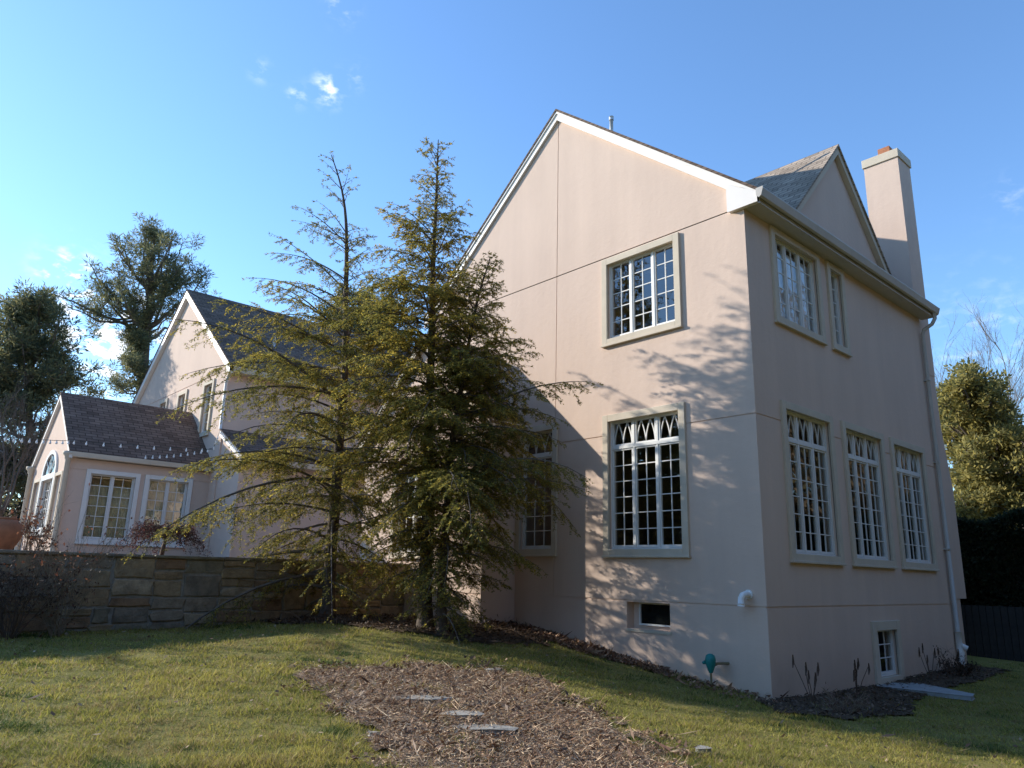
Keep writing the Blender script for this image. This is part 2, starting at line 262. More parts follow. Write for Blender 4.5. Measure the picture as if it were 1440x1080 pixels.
# ------------------------------------------------------------------ walls with openings
class FR:                                        # wall frame: origin, along, outward
    def __init__(s, O, U, N): s.O = np.array(O, float); s.U = np.array(U, float); s.N = np.array(N, float)
    def p(s, a, w, z): q = s.O+s.U*a+s.N*w; return (q[0], q[1], q[2]+z)
    def box(s, b, a0, a1, w0, w1, z0, z1):
        p = [s.p(a, w, z) for a in (a0, a1) for w in (w0, w1) for z in (z0, z1)]; A = np.array(p)
        return b.box(*[f(A[:, k]) for k in range(3) for f in (np.min, np.max)])
def wall(fr, a0, a1, z0, z1, rects):
    """rects: (a0,a1,z0,z1,depth); depth None = opening"""
    As = sorted({a0, a1, *[x for r in rects for x in r[:2] if a0 < x < a1]}); Zs = sorted({z0, z1, *[x for r in rects for x in r[2:4] if z0 < x < z1]})
    na, nz = len(As)-1, len(Zs)-1; D = np.zeros((na, nz)); H = np.zeros((na, nz), bool)
    for i in range(na):
        for j in range(nz):
            ca, cz = (As[i]+As[i+1])/2, (Zs[j]+Zs[j+1])/2
            for r in rects:
                if r[0] < ca < r[1] and r[2] < cz < r[3]:
                    if r[4] is None: H[i, j] = True; D[i, j] = -.2
                    else: D[i, j] = min(D[i, j], r[4])
    b = B()
    for i in range(na):
        for j in range(nz):
            A0, A1, Z0, Z1 = As[i], As[i+1], Zs[j], Zs[j+1]; d = D[i, j]
            if not H[i, j]: b.quad(fr.p(A0, d, Z0), fr.p(A1, d, Z0), fr.p(A1, d, Z1), fr.p(A0, d, Z1))
            if i+1 < na and abs(D[i+1, j]-d) > 1e-6: e = D[i+1, j]; b.quad(fr.p(A1, d, Z0), fr.p(A1, e, Z0), fr.p(A1, e, Z1), fr.p(A1, d, Z1))
            if j+1 < nz and abs(D[i, j+1]-d) > 1e-6: e = D[i, j+1]; b.quad(fr.p(A0, d, Z1), fr.p(A1, d, Z1), fr.p(A1, e, Z1), fr.p(A0, e, Z1))
    return b
CACHE = {}
def shared(fr, name, m, parent, a0, a1, w0, w1, z0, z1):
    """box part whose mesh is shared between equal sizes"""
    key = (name, m, tuple(fr.U), round(a1-a0, 3), round(w1-w0, 3), round(z1-z0, 3))
    if key not in CACHE:
        b = B(); f2 = FR((0, 0, 0), fr.U, fr.N); f2.box(b, -(a1-a0)/2, (a1-a0)/2, -(w1-w0)/2, (w1-w0)/2, -(z1-z0)/2, (z1-z0)/2)
        me = bpy.data.meshes.new(name); me.from_pydata(b.v, [], b.f); me.update(); me.materials.append(M[m]); CACHE[key] = me
    o = bpy.data.objects.new(name, CACHE[key]); COL.objects.link(o); o.location = fr.p((a0+a1)/2, (w0+w1)/2, (z0+z1)/2); o.parent = parent; o.matrix_parent_inverse = Matrix.Translation(-wloc(parent)); return o
def ring(fr, b, a0, a1, z0, z1, t, w0, w1, tb=None):
    tb = tb or t
    fr.box(b, a0, a0+t, w0, w1, z0, z1); fr.box(b, a1-t, a1, w0, w1, z0, z1); fr.box(b, a0+t, a1-t, w0, w1, z0, z0+tb); fr.box(b, a0+t, a1-t, w0, w1, z1-t, z1); return b
def window(house, fr, a0, a1, z0, z1, ns, cols, rows, transom=0, t=.135, proud=.05, panes=True, curtain=None, cm='curtain', sill=True, tm='trim_stucco', label=None):
    """stucco surround > frame, sashes, muntins and single panes. returns the opening rect"""
    A0, A1, Z0, Z1 = a0+t, a1-t, z0+t*1.05, z1-t*.85
    b = B(); ring(fr, b, a0, a1, z0, z1, t, -.02, proud, t*1.05)
    if sill: fr.box(b, a0-.012, a1+.012, .0, proud+.022, z0-.012, z0+.03)
    win = b.build('window', tm, house, bevel=.006)
    if label: win['label'] = label
    b = B(); ring(fr, b, A0, A1, Z0, Z1, .028, -.15, -.05); mw = .045; g = -.095
    sw = (A1-A0-.056-mw*(ns-1))/ns; zt = Z1-.028
    if transom: zb = Z1-transom; fr.box(b, A0+.035, A1-.035, -.148, -.05, zb-.05, zb+.012)
    for k in range(ns-1): x = A0+.028+sw*(k+1)+mw*k; fr.box(b, x, x+mw, -.146, -.056, Z0+.028, zt)
    fr_o = b.build('frame', 'white_paint', win)
    top = Z1-transom-.05 if transom else zt
    for k in range(ns):
        x0 = A0+.028+(sw+mw)*k; x1 = x0+sw; sb, st = Z0+.028, top; s = .027
        bs = ring(fr, B(), x0+.004, x1-.004, sb+.004, st-.004, s, -.112, -.068, .045); bs.build('sash', 'white_paint', win)
        gx0, gx1, gz0, gz1 = x0+s+.004, x1-s-.004, sb+.054, st-s-.004; mb = .017; bm = B()
        pw = (gx1-gx0-mb*(cols-1))/cols; ph = (gz1-gz0-mb*(rows-1))/rows
        for c in range(cols-1): xx = gx0+pw*(c+1)+mb*c; fr.box(bm, xx, xx+mb, -.104, -.082, gz0, gz1)
        for r_ in range(rows-1): zz = gz0+ph*(r_+1)+mb*r_; fr.box(bm, gx0, gx1, -.103, -.083, zz, zz+mb)
        if bm.f: bm.build('muntin', 'white_paint', win)
        if panes:
            for c in range(cols):
                for r_ in range(rows): q0 = gx0+(pw+mb)*c; q1 = gz0+(ph+mb)*r_; shared(fr, 'pane', 'glass', win, q0-.003, q0+pw+.003, g-.003, g+.003, q1-.003, q1+ph+.003)
        else: shared(fr, 'pane', 'glass', win, gx0, gx1, g-.003, g+.003, gz0, gz1)
        if transom:
            tz0, tz1 = Z1-transom+.012, zt; bt = ring(fr, B(), x0+.004, x1-.004, tz0, tz1, .034, -.112, -.068)
            ix0, ix1, iz0, iz1 = x0+.038, x1-.038, tz0+.034, tz1-.034; na = 3 if cols == 3 else 2; aw = (ix1-ix0)/na
            for j in range(na):
                for sgn in (0, 1):
                    pr = None
                    for q in np.linspace(0, 1, 7):
                        xx = ix0+aw*j+(aw*.5*(1-(1-q)**1.9) if sgn == 0 else aw-aw*.5*(1-(1-q)**1.9)) if False else ix0+aw*j+(aw*.5*q**1.7 if sgn == 0 else aw-aw*.5*q**1.7); zz = iz0+(iz1-iz0)*q
                        if pr: bt.prism([fr.p(pr[0]-.010, -.104, pr[1]), fr.p(pr[0]+.010, -.104, pr[1]), fr.p(xx+.010, -.104, zz), fr.p(xx-.010, -.104, zz)], fr.N*.022)
                        pr = (xx, zz)
            bt.build('transom', 'white_paint', win); shared(fr, 'pane', 'glass', win, ix0-.003, ix1+.003, g-.003, g+.003, iz0-.003, iz1+.003)
    if curtain:
        bc = B(); n = 40
        for k in range(n):
            xa, xb = A0+(A1-A0)*k/n, A0+(A1-A0)*(k+1)/n; wa, wb = -.162+.006*math.sin(k*1.9), -.162+.006*math.sin((k+1)*1.9); bc.quad(fr.p(xa, wa, Z0), fr.p(xb, wb, Z0), fr.p(xb, wb, Z1-curtain), fr.p(xa, wa, Z1-curtain))
        bc.build('curtain', cm, win)
    return (A0, A1, Z0, Z1, None)
# ------------------------------------------------------------------ main house
HW, HD, ZT, CX, SL, ZR = 9.29, 8.15, 6.87, -4.645, .81, 11.12
house = thing('stucco_house', (-4.6, 4, -1.4), 'tall pinkish beige stucco house with steep gable, dormer and chimney', 'house')
FG = FR((0, 0, 0), (1, 0, 0), (0, -1, 0)); FRW = FR((0, 0, 0), (0, 1, 0), (1, 0, 0))
J = lambda a, b_, z, h=.011: (a, b_, z-h, z+h, -.014)
gr = [J(-9.3, .1, 0, .016), J(-9.3, .1, 3.1), (CX-.009, CX+.009, 0, ZT+1, -.014)]
gr.append(window(house, FG, -3.30, -1.37, 4.93, 6.85-.02, 3, 2, 5))
gr.append(window(house, FG, -3.30, -1.37, .77, 3.50, 3, 2, 6, .52))
gr.append(window(house, FG, -5.79, -4.56, .79, 3.55, 1, 3, 6, .52, label='tall arched-transom window in shade beside the hemlock'))
gr.append((-2.78, -1.83, -.48, -.018, -.20))                       # basement recess
wall(FG, -HW, 0, -2, ZT, gr).build('wall', 'stucco', house)
# basement sash in its recess
bw = thing  # (alias kept short)
b = ring(FG, B(), -2.62, -1.85, -.42, -.02, .03, -.205, -.15); bwin = b.build('window', 'white_paint', house); bwin['label'] = 'small dark basement window in a deep recess'
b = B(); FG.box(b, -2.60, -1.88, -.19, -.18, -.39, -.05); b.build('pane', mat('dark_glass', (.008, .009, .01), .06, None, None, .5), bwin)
b = B(); FG.box(b, -2.78, -1.80, -.2, .02, -.53, -.482); b.build('sill', 'trim_stucco', bwin)
# gable triangle, in two halves with an open joint
def tri(x0, x1, name='wall'):
    zz = lambda x: ZR-.10-SL*abs(x-CX); z0 = ZT+.022
    return B().prism([(x0, 0, z0), (x1, 0, z0), (x1, 0, zz(x1)), (x0, 0, zz(x0))], (0, .2, 0)).build(name, 'stucco', house)
tri(CX+.009, 0); tri(-HW, CX-.009)
B().box(-HW+.02, -.02, .014, .15, ZT-.03, ZT+.06).box(CX-.06, CX+.06, .014, .1, ZT, ZR-.25).build('control_joint', 'joint', house)
rr = [J(-.1, HD, 0, .016), J(-.1, HD, 3.1)]
rr.append(window(house, FRW, .85, 2.77, 4.91, 6.80, 3, 2, 5, curtain=.12)); rr.append(window(house, FRW, 3.09, 3.86, 4.91, 6.80, 1, 2, 5, curtain=.12))
for a0, a1 in ((.83, 2.76), (3.16, 5.10), (5.47, 7.39)): rr.append(window(house, FRW, a0, a1, .72, 3.47, 3, 2, 6, .52))
rr.append(window(house, FRW, 3.70, 4.97, -1.46, -.28, 1, 3, 3, t=.17, sill=False, label='basement window with white bars beside the grey slab'))
wall(FRW, 0, HD, -2, ZT+.2, rr).build('wall', 'stucco', house)
B().quad((-HW, 0, -2), (-HW, HD, -2), (-HW, HD, ZT), (-HW, 0, ZT)).quad((-HW, HD, -2), (0, HD, -2), (0, HD, ZT), (CX, HD, ZR-.1), (-HW, HD, ZT)).build('wall', 'stucco', house)
B().box(-HW+.05, -.25, .25, HD-.05, 3.55, 4.4).box(-HW+.05, -.25, .25, HD-.05, -.3, .3).box(-HW+.05, -.3, .3, HD-.05, 6.95, 7.0).build('floor', 'interior', house)
B().box(-4.3, -4.2, .25, HD, .3, 6.9).box(-4.2, -.3, 2.95, 3.03, 4.4, 6.9).box(-4.2, -.3, 7.6, 7.7, .3, 6.9).build('partition_wall', 'interior', house)
# roof
OV = .30
def slope(x0, x1, y0, y1, zr, xr, sl, th=.06):   # slab from ridge xr to x1
    b = B(); p = lambda x: zr-sl*abs(x-xr); b.prism([(xr, y0, zr), (x1, y0, p(x1)), (x1, y0, p(x1)-th), (xr, y0, zr-th)], (0, y1-y0, 0)); return b
rf = slope(0, .34, -.10, HD+.16, ZR, CX, SL); rf.build('roof', 'shingle_y', house); slope(0, -HW-.34, -.10, HD+.16, ZR, CX, SL).build('roof', 'shingle_y', house)
p_ = lambda x: ZR-.065-SL*abs(x-CX)
for s in (1, -1):
    xe = CX+s*(HW/2+.31); bb = B().prism([(CX, -.06, p_(CX)), (xe, -.06, p_(xe)), (xe, -.06, p_(xe)-.225), (CX, -.06, p_(CX)-.225)], (0, .057, 0)); bb.build('rake_board', 'fascia', house)
    bb = B().prism([(CX, -.085, p_(CX)), (xe, -.085, p_(xe)), (xe, -.085, p_(xe)-.06), (CX, -.085, p_(CX)-.06)], (0, .028, 0)); bb.build('rake_moulding', 'fascia', house)
# boxed eave return at the gable corner
B().prism([(-.27, -.095, 6.83), (.31, -.095, 6.83), (.31, -.095, 7.0), (-.27, -.095, 7.38)], (0, .093, 0)).build('eave_return', 'fascia', house, bevel=.008)
B().box(.004, .31, -.0, HD+.14, 6.83, 6.86).build('soffit', 'soffit', house); B().box(.29, .312, -.0, HD+.14, 6.862, 7.0).build('fascia_board', 'gutter', house)
g = [(.315, 6.93), (.36, 6.885), (.40, 6.91), (.425, 6.99), (.44, 7.035), (.44, 7.06), (.315, 7.06)]
B().prism([(x, -.11, z) for x, z in g], (0, HD+.30, 0)).build('gutter', 'gutter', house, bevel=.006)
dsp = [(.37, HD-.02, 6.92), (.37, HD-.02, 6.75), (.30, HD-.04, 6.62), (.12, HD-.08, 6.5), (.075, HD-.09, 6.38), (.075, HD-.10, 3), (.075, HD-.10, -.62)]
B().tube(dsp, .048, 8).build('downspout', 'gutter', house, True)
B().tube([(.075, HD-.10, -.58), (.075, HD-.10, -.95), (.10, HD-.10, -1.02), (.085, HD-.1, -1.1), (.085, HD-.10, -1.5)], .068, 10).tube([(.09, HD-.1, -.86), (.22, HD-.05, -.93)], .055, 10).build('downspout_shoe', 'pvc', house, True)
for z in (5.2, 3.2, 1.2): B().box(.0, .13, HD-.16, HD-.04, z, z+.03).build('downspout_strap', 'gutter', house)
# dormer
DY, DZ, DS, DW = 4.05, 9.78, 1.06, 2.72
dx = -.03
B().prism([(dx, DY-DW, DZ-DS*DW), (dx, DY+DW, DZ-DS*DW), (dx, DY, DZ)], (-.2, 0, 0)).build('dormer_wall', 'stucco', house)
for s in (1, -1):
    ye = DY+s*2.75; yb = DY+s*2.55; zz = lambda y: DZ+.10-DS*abs(y-DY)
    B().prism([(.12, DY, zz(DY)), (.12, ye, zz(ye)), (.12, ye, zz(ye)-.055), (.12, DY, zz(DY)-.055)], (-4.6, 0, 0)).build('dormer_roof', 'shingle_x', house)
    B().prism([(.085, DY, zz(DY)-.058), (.085, yb, zz(yb)-.058), (.085, yb, zz(yb)-.24), (.085, DY, zz(DY)-.24)], (-.11, 0, 0)).build('rake_board', 'trim_stucco', house)
# chimney
ch = B().box(-.93, -.05, 8.15, 8.98, 5.5, 11.42).prism([(-.06, 8.15, 5.6), (-.06, 8.97, 5.6), (-.06, 9.0, 4.2), (-.06, 9.33, 2.7), (-.06, 9.34, .12), (-.06, 8.15, .12)], (-1.7, 0, 0)).box(-1.5, -.08, 8.15, 8.95, -2, .13).build('chimney', 'stucco', house)
B().box(-.965, -.015, 8.115, 9.02, 11.40, 11.64).build('chimney_cap', 'trim_stucco', ch, bevel=.01); B().box(-.58, -.28, 8.3, 8.62, 11.63, 11.90).build('flue', 'terracotta', ch)
B().tube([(-4.45, 1.7, 10.8), (-4.45, 1.7, 11.62)], .045, 10).tube([(-4.45, 1.7, 11.56), (-4.45, 1.7, 11.66)], .06, 10).build('vent_pipe', 'metal_vent', house, True)
# projecting bay at the left of the gable wall
FB = FR((0, -.94, 0), (1, 0, 0), (0, -1, 0)); BX0, BX1, BZ = -10.6, -5.80, 3.62; bc = (BX0+BX1)/2; bs = .93; bzr = BZ+.25+bs*(BX1-bc)
br = [J(BX0, BX1, 0, .016), J(BX0, BX1, 3.1)]
br.append(window(house, FB, -9.2, -7.6, .72, 2.9, 2, 2, 5)); wall(FB, BX0, BX1, -2, BZ, br).build('wall', 'stucco', house)
B().prism([(BX0, -.94, BZ), (BX1, -.94, BZ), (BX1, -.94, BZ+.12), (bc, -.94, bzr-.1), (BX0, -.94, BZ+.12)], (0, .15, 0)).build('wall', 'stucco', house)
B().quad((BX1, -.94, -2), (BX1, 0, -2), (BX1, 0, BZ+.1), (BX1, -.94, BZ+.1)).build('wall', 'stucco', house)
B().quad((BX0, -.94, -2), (BX0, 3, -2), (BX0, 3, BZ+.1), (BX0, -.94, BZ+.1)).quad((BX0, 3, -2), (-HW, 3, -2), (-HW, 3, BZ+2), (BX0, 3, BZ+.1)).build('wall', 'stucco', house)
for s, xe in ((1, BX1+.34), (-1, BX0-.34)):
    zz = lambda x: bzr-bs*abs(x-bc)
    B().prism([(bc, -1.09, zz(bc)), (xe, -1.09, zz(xe)), (xe, -1.09, zz(xe)-.06), (bc, -1.09, zz(bc)-.06)], (0, 1.2 if s > 0 else 4, 0)).build('roof', 'shingle_y', house)
    B().prism([(bc, -1.07, zz(bc)-.062), (xe, -1.07, zz(xe)-.062), (xe, -1.07, zz(xe)-.3), (bc, -1.07, zz(bc)-.3)], (0, .125, 0)).build('rake_board', 'trim_stucco', house)
B().box(BX1+.002, BX1+.33, -1.06, -.002, BZ-.12, BZ-.03).build('soffit', 'fascia', house)
# ------------------------------------------------------------------ small fittings on the main house
t = thing('pipe_vent', (-.38, -.08, .16), 'white plastic elbow vent on the sunlit stucco wall near its corner', 'vent')
B().tube([(-.30, .02, .19), (-.30, -.10, .19), (-.315, -.16, .175), (-.33, -.185, .13), (-.335, -.19, .03)], .05, 12).build('elbow', 'pvc', t, True); B().tube([(-.335, -.19, .05), (-.335, -.19, .01)], .058, 12).build('rim', 'pvc', t, True)
B().tube([(-.30, .0, .19), (-.30, -.02, .19)], .075, 12).build('flange', 'pvc', t)
gb = float(ground(-.86, -.3))
t = thing('garden_spigot', (-.86, -.3, gb), 'teal covered garden spigot on a short pipe at the foot of the gable wall', 'spigot')
B().tube([(-.86, -.3, gb-.1), (-.86, -.3, gb+.3)], .018, 8).build('standpipe', 'brass', t); B().tube([(-.86, -.3, gb+.3), (-.80, -.2, gb+.36), (-.72, 0.02, gb+.36)], .022, 8).build('supply_pipe', 'brass', t, True)
B().lathe((-.86, -.3, gb+.22), [(.03, 0), (.05, .05), (.075, .12), (.085, .2), (.07, .26), (.03, .285), (0, .29)], 12).build('cover', 'teal_plastic', t, True)
B().tube([(-.92, -.33, gb+.38), (-.975, -.35, gb+.36)], [.035, .02], 8).build('nozzle', 'teal_plastic', t, True)
# stone slab by the basement window
zs = -1.385
b = B().prism([(.06, 3.55, zs), (.10, 4.6, zs), (.35, 4.75, zs), (1.5, 4.05, zs), (1.55, 3.75, zs-.01), (.8, 3.62, zs)], (0, 0, -.07)); tag(b.build('stone_slab', 'slab', bevel=.012), 'pointed grey stone slab lying below the barred basement window', 'slab')
# ------------------------------------------------------------------ house wing behind the terrace
wing = thing('house_wing', (-21.8, 2, .5), 'stucco house wing with steep brown roof behind the patio', 'house')
WY, WX0, WX1, WZ, WC, WR = -2.4, -26.7, -16.9, 6.62, -21.8, 10.62; ws = (WR-6.70)/(WX1+.34-WC)
FW = FR((0, WY, 0), (1, 0, 0), (0, -1, 0)); FE = FR((WX1, 0, 0), (0, 1, 0), (1, 0, 0))
wr = [J(WX0, WX1, 6.60, .012)]
wr.append(window(wing, FW, -18.95, -18.0, 4.55, 6.45, 1, 2, 5, t=.13)); wr.append(window(wing, FW, -21.45, -20.5, 4.7, 6.5, 1, 2, 5, t=.13)); wr.append(window(wing, FW, -23.45, -22.55, 4.7, 6.5, 1, 2, 5, t=.13))
wall(FW, WX0, WX1, .3, WZ, wr).build('wall', 'stucco', wing)
wz = lambda x: WR-ws*abs(x-WC)
B().prism([(WX0, WY, WZ), (WX1, WY, WZ), (WX1, WY, wz(WX1)-.08), (WC, WY, WR-.08), (WX0, WY, wz(WX0)-.08)], (0, .2, 0)).build('wall', 'stucco', wing)
er = [window(wing, FE, .1, 1.5, 4.55, 5.75, 2, 2, 4, t=.12), window(wing, FE, 2.9, 4.3, 4.55, 5.75, 2, 2, 4, t=.12)]
wall(FE, WY, 9, .3, WZ, er).build('wall', 'stucco', wing)
B().quad((WX0, WY, .3), (WX0, 9, .3), (WX0, 9, WZ), (WX0, WY, WZ)).quad((WX0, 9, .3), (WX1, 9, .3), (WX1, 9, WZ), (WC, 9, WR-.1), (WX0, 9, WZ)).build('wall', 'stucco', wing)
B().box(WX0+.1, WX1-.3, WY+.3, 8.9, 3.6, 3.8).build('floor', 'interior', wing)
for s in (1, -1):
    xe = WC+s*(WX1-WC+.36); slope(0, xe, WY-.16, 9.1, WR, WC, ws).build('roof', 'shingle_y', wing)
    B().prism([(WC, WY-.14, WR-.062), (xe, WY-.14, wz(xe)-.062), (xe, WY-.14, wz(xe)-.33), (WC, WY-.14, WR-.33)], (0, .135, 0)).build('rake_board', 'fascia', wing)
B().box(WX1+.002, WX1+.36, WY-.13, 9, wz(WX1+.36)-.27, wz(WX1+.36)-.08).build('eave_board', 'trim_stucco', wing)
B().tube([(WX1+.3, WY-.06, 6.5), (WX1+.02, WY-.06, 6.1), (WX1-.02, WY-.05, 4.6)], .05, 8).build('downspout', 'fascia', wing, True)
q = on(386, 478, 'x', -18.5); B().tube([(-18.5, q[1], wz(-18.5)-.1), (-18.5, q[1], wz(-18.5)+.45)], .05, 8).build('vent_pipe', 'metal_vent', wing, True)
# lower lean-to with its own roof on the courtyard side
LX = -15.3; FL = FR((LX, 0, 0), (0, 1, 0), (1, 0, 0))
lr = [window(wing, FL, 2.3, 3.5, .9, 2.9, 2, 2, 5, t=.12), J(WY, 6.5, 3.2, .012)]
wall(FL, WY+.05, 6.5, .3, 3.55, lr).build('wall', 'stucco', wing); B().prism([(WX1+.003, WY+.045, .3), (LX+.004, WY+.045, .3), (LX+.004, WY+.045, 3.5), (WX1+.003, WY+.045, 4.4)], (0, .1, 0)).build('wall', 'stucco', wing)
B().prism([(WX1, WY-.08, 4.62), (LX+.3, WY-.08, 3.66), (LX+.3, WY-.08, 3.60), (WX1, WY-.08, 4.56)], (0, 8.9, 0)).build('roof', 'shingle_y', wing)
B().prism([(WX1, WY-.06, 4.555), (LX+.3, WY-.06, 3.597), (LX+.3, WY-.06, 3.42), (WX1, WY-.06, 4.38)], (0, .1, 0)).build('rake_board', 'fascia', wing); B().box(LX+.002, LX+.3, WY-.05, 6.4, 3.42, 3.58).build('eave_board', 'trim_stucco', wing)
# courtyard link between wing and house
B().box(LX, -HW, 5.5, 6.2, .3, 3.4).build('wall', 'stucco', wing); FK = FR((0, 5.5, 0), (1, 0, 0), (0, -1, 0))
B().prism([(LX, 5.2, 3.4), (-HW, 5.2, 3.4), (-HW, 8, 5.6), (LX, 8, 5.6)], (0, 0, -.08)).build('roof', 'shingle_x', wing)
q0, q1 = -13.2, -11.9; b = ring(FK, B(), q0, q1, .5, 2.9, .14, .003, .06); dr = b.build('door', 'white_paint', wing); B().box(q0+.14, q1-.14, 5.45, 5.49, .5, 2.76).build('pane', 'glass', dr)
# ------------------------------------------------------------------ sunroom
sun_r = thing('sunroom', (-19.8, -4.4, .5), 'low stucco sunroom with brown shingle roof and paned windows on the patio', 'sunroom')
SX0, SX1, SY, SZ, SC, SR = -22.3, -17.45, -6.3, 3.28, -19.85, 5.56; ss = (SR-3.50)/(SX1+.15-SC)
FS = FR((0, SY, 0), (1, 0, 0), (0, -1, 0)); FT = FR((SX1, 0, 0), (0, 1, 0), (1, 0, 0)); FU = FR((SX0, 0, 0), (0, 1, 0), (-1, 0, 0))
srr = [J(SY, WY, 2.98, .01)]
srr.append(window(sun_r, FT, -5.85, -4.42, .95, 3.02, 2, 2, 6, t=.12, tm='white_paint', curtain=.3, cm='tan_room_sheet', label='lit paned window nearest the sunroom gable corner')); srr.append(window(sun_r, FT, -4.28, -2.9, .95, 3.02, 2, 2, 6, t=.12, tm='white_paint', curtain=.05, cm='tan_room_sheet'))  # curtain slot holds a tan sheet standing in for the bright room
wall(FT, SY, WY, .3, SZ, srr).build('wall', 'stucco', sun_r)
fs = [window(sun_r, FS, -20.75, -18.9, 1.2, 3.0, 2, 2, 5, t=.16, tm='white_paint', label='centre light of the arched window'), window(sun_r, FS, -21.75, -20.78, 1.2, 2.96, 1, 2, 5, t=.1, tm='trim_stucco'), window(sun_r, FS, -18.87, -17.95, 1.2, 2.96, 1, 2, 5, t=.1, tm='trim_stucco')]
wall(FS, SX0, SX1, .3, SZ, fs).build('wall', 'stucco', sun_r)
sz = lambda x: SR-ss*abs(x-SC)
B().prism([(SX0, SY, SZ), (SX1, SY, SZ), (SX1, SY, sz(SX1)-.06), (SC, SY, SR-.06), (SX0, SY, sz(SX0)-.06)], (0, .15, 0)).build('wall', 'stucco', sun_r)
ac = (-19.82, 3.0); ar = .92
b = B()
for k in range(16):
    a, a2 = math.pi*k/16, math.pi*(k+1)/16; P = lambda r, t_: (ac[0]+r*math.cos(t_), SY-.05, ac[1]+r*.80*math.sin(t_)); b.prism([P(ar, a), P(ar, a2), P(ar-.15, a2), P(ar-.15, a)], (0, .06, 0))
for k in (4, 8, 12): a = math.pi*k/16; b.tube([(ac[0], SY-.03, ac[1]), (ac[0]+(ar-.1)*math.cos(a), SY-.03, ac[1]+(ar-.1)*.8*math.sin(a))], .015, 4)
arch = b.build('arch_window', 'white_paint', sun_r)
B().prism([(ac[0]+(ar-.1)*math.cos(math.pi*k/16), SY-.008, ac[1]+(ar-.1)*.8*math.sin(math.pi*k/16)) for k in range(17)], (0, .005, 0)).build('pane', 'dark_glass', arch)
wall(FU, SY, WY, .3, SZ, [(-4.6, -4.2, 1, 1.4, None)]).build('wall', 'stucco', sun_r)
B().box(SX0+.05, SX1-.2, SY+.2, WY-.05, .51, .56).build('floor', 'cream_wall', sun_r); B().box(SX0+.1, SX1-.1, WY-.09, WY-.03, .5, 3.4).build('partition_wall', 'cream_wall', sun_r); B().box(SX0+.05, SX1-.2, SY+.2, WY-.05, 3.3, 3.34).build('ceiling', 'cream_wall', sun_r)
for s in (1, -1):
    xe = SC+s*(SX1-SC+.2); slope(0, xe, SY-.1, WY, SR, SC, ss).build('roof', 'shingle_y', sun_r)
    B().prism([(SC, SY-.09, SR-.062), (xe, SY-.09, sz(xe)-.062), (xe, SY-.09, sz(xe)-.2), (SC, SY-.09, SR-.2)], (0, .085, 0)).build('rake_board', 'fascia', sun_r)
    xw = SX1 if s > 0 else SX0
    B().box(*sorted((xw+s*.004, xw+s*.22)), SY-.02, WY, 3.30, 3.44).build('gutter', 'trim_stucco', sun_r, bevel=.01)
    B().lathe((xw+s*.06, SY-.07, 0), [(.07, .4), (.07, 3.2), (.1, 3.24), (.1, 3.3), (.16, 3.36), (.16, 3.44), (.0, 3.44)], 10).build('corner_pipe', 'trim_stucco', sun_r, True)
# ------------------------------------------------------------------ retaining wall, stone by stone
SWX = -8.5
sw = thing('stone_wall', (SWX, -6, -.7), 'mortared fieldstone retaining wall along the patio edge', 'wall')
B().box(SWX-.42, SWX-.010, -16, -.95, -1.6, .545).build('core', 'mortar', sw)
def stone(y0, y1, z0, z1, k):
    j = lambda s_=.032: random.uniform(-s_, s_); g = .017; d = random.uniform(.012, .04); c = .014
    fr_ = [(y0+g+j(), z0+g+j(.01)), ((y0+y1)/2+j(), z0+g+j(.018)), (y1-g+j(), z0+g+j(.01)), (y1-g+j(), (z0+z1)/2+j()), (y1-g+j(), z1-g+j(.01)), ((y0+y1)/2+j(), z1-g+j(.018)), (y0+g+j(), z1-g+j(.01)), (y0+g+j(), (z0+z1)/2+j())]
    cy, cz = (y0+y1)/2, (z0+z1)/2; ins = lambda y, z: (cy+(y-cy)*max(.4, 1-2*c/(y1-y0)), cz+(z-cz)*max(.4, 1-2*c/(z1-z0)))
    V = [(SWX-.035, y, z) for y, z in fr_]+[(SWX+d*.45, y, z) for y, z in fr_]+[(SWX+d+j(.008), *ins(y, z)) for y, z in fr_]
    b = B(); b.v = V; n = 8
    for r_ in (0, 1): b.f += [(r_*n+i, r_*n+(i+1) % n, (r_+1)*n+(i+1) % n, (r_+1)*n+i) for i in range(n)]
    b.f.append(tuple(range(16, 24))); b.build('stone', 'stone%d' % k, sw)
def carve(y0, y1, z0, z1):
    w_, h_ = y1-y0, z1-z0
    if w_ > 1.1 or (w_ > .75 and h_ < .5 and random.random() < .45) or (w_ > 2.2*h_ and w_ > .9): c = y0+w_*random.uniform(.33, .67); carve(y0, c, z0, z1); carve(c, y1, z0, z1); return
    if h_ > .48 or (h_ > .34 and w_ > .3 and random.random() < .6): c = z0+h_*random.uniform(.36, .64); carve(y0, y1, z0, c); carve(y0, y1, c, z1); return
    stone(y0, y1, z0, z1, random.choices(range(7), [3, 2.6, 2, 2, 2, 2, 1.2])[0])
y = -12.4
while y < -1.1:
    y1 = min(y+random.uniform(1.2, 2.4), -.96); c = -.32+random.uniform(-.12, .2); carve(y, y1, -1.0, c); carve(y, y1, c, .54); y = y1
y = -12.6
while y < -1:
    y1 = min(y+random.uniform(.7, 1.5), -.96); B().box(SWX-.45, SWX+.05+random.uniform(-.015, .015), y+.008, y1-.008, .54, .595+random.uniform(-.008, .008)).build('capstone', 'stone%d' % random.choice((0, 2, 5)), sw, bevel=.012); y = y1
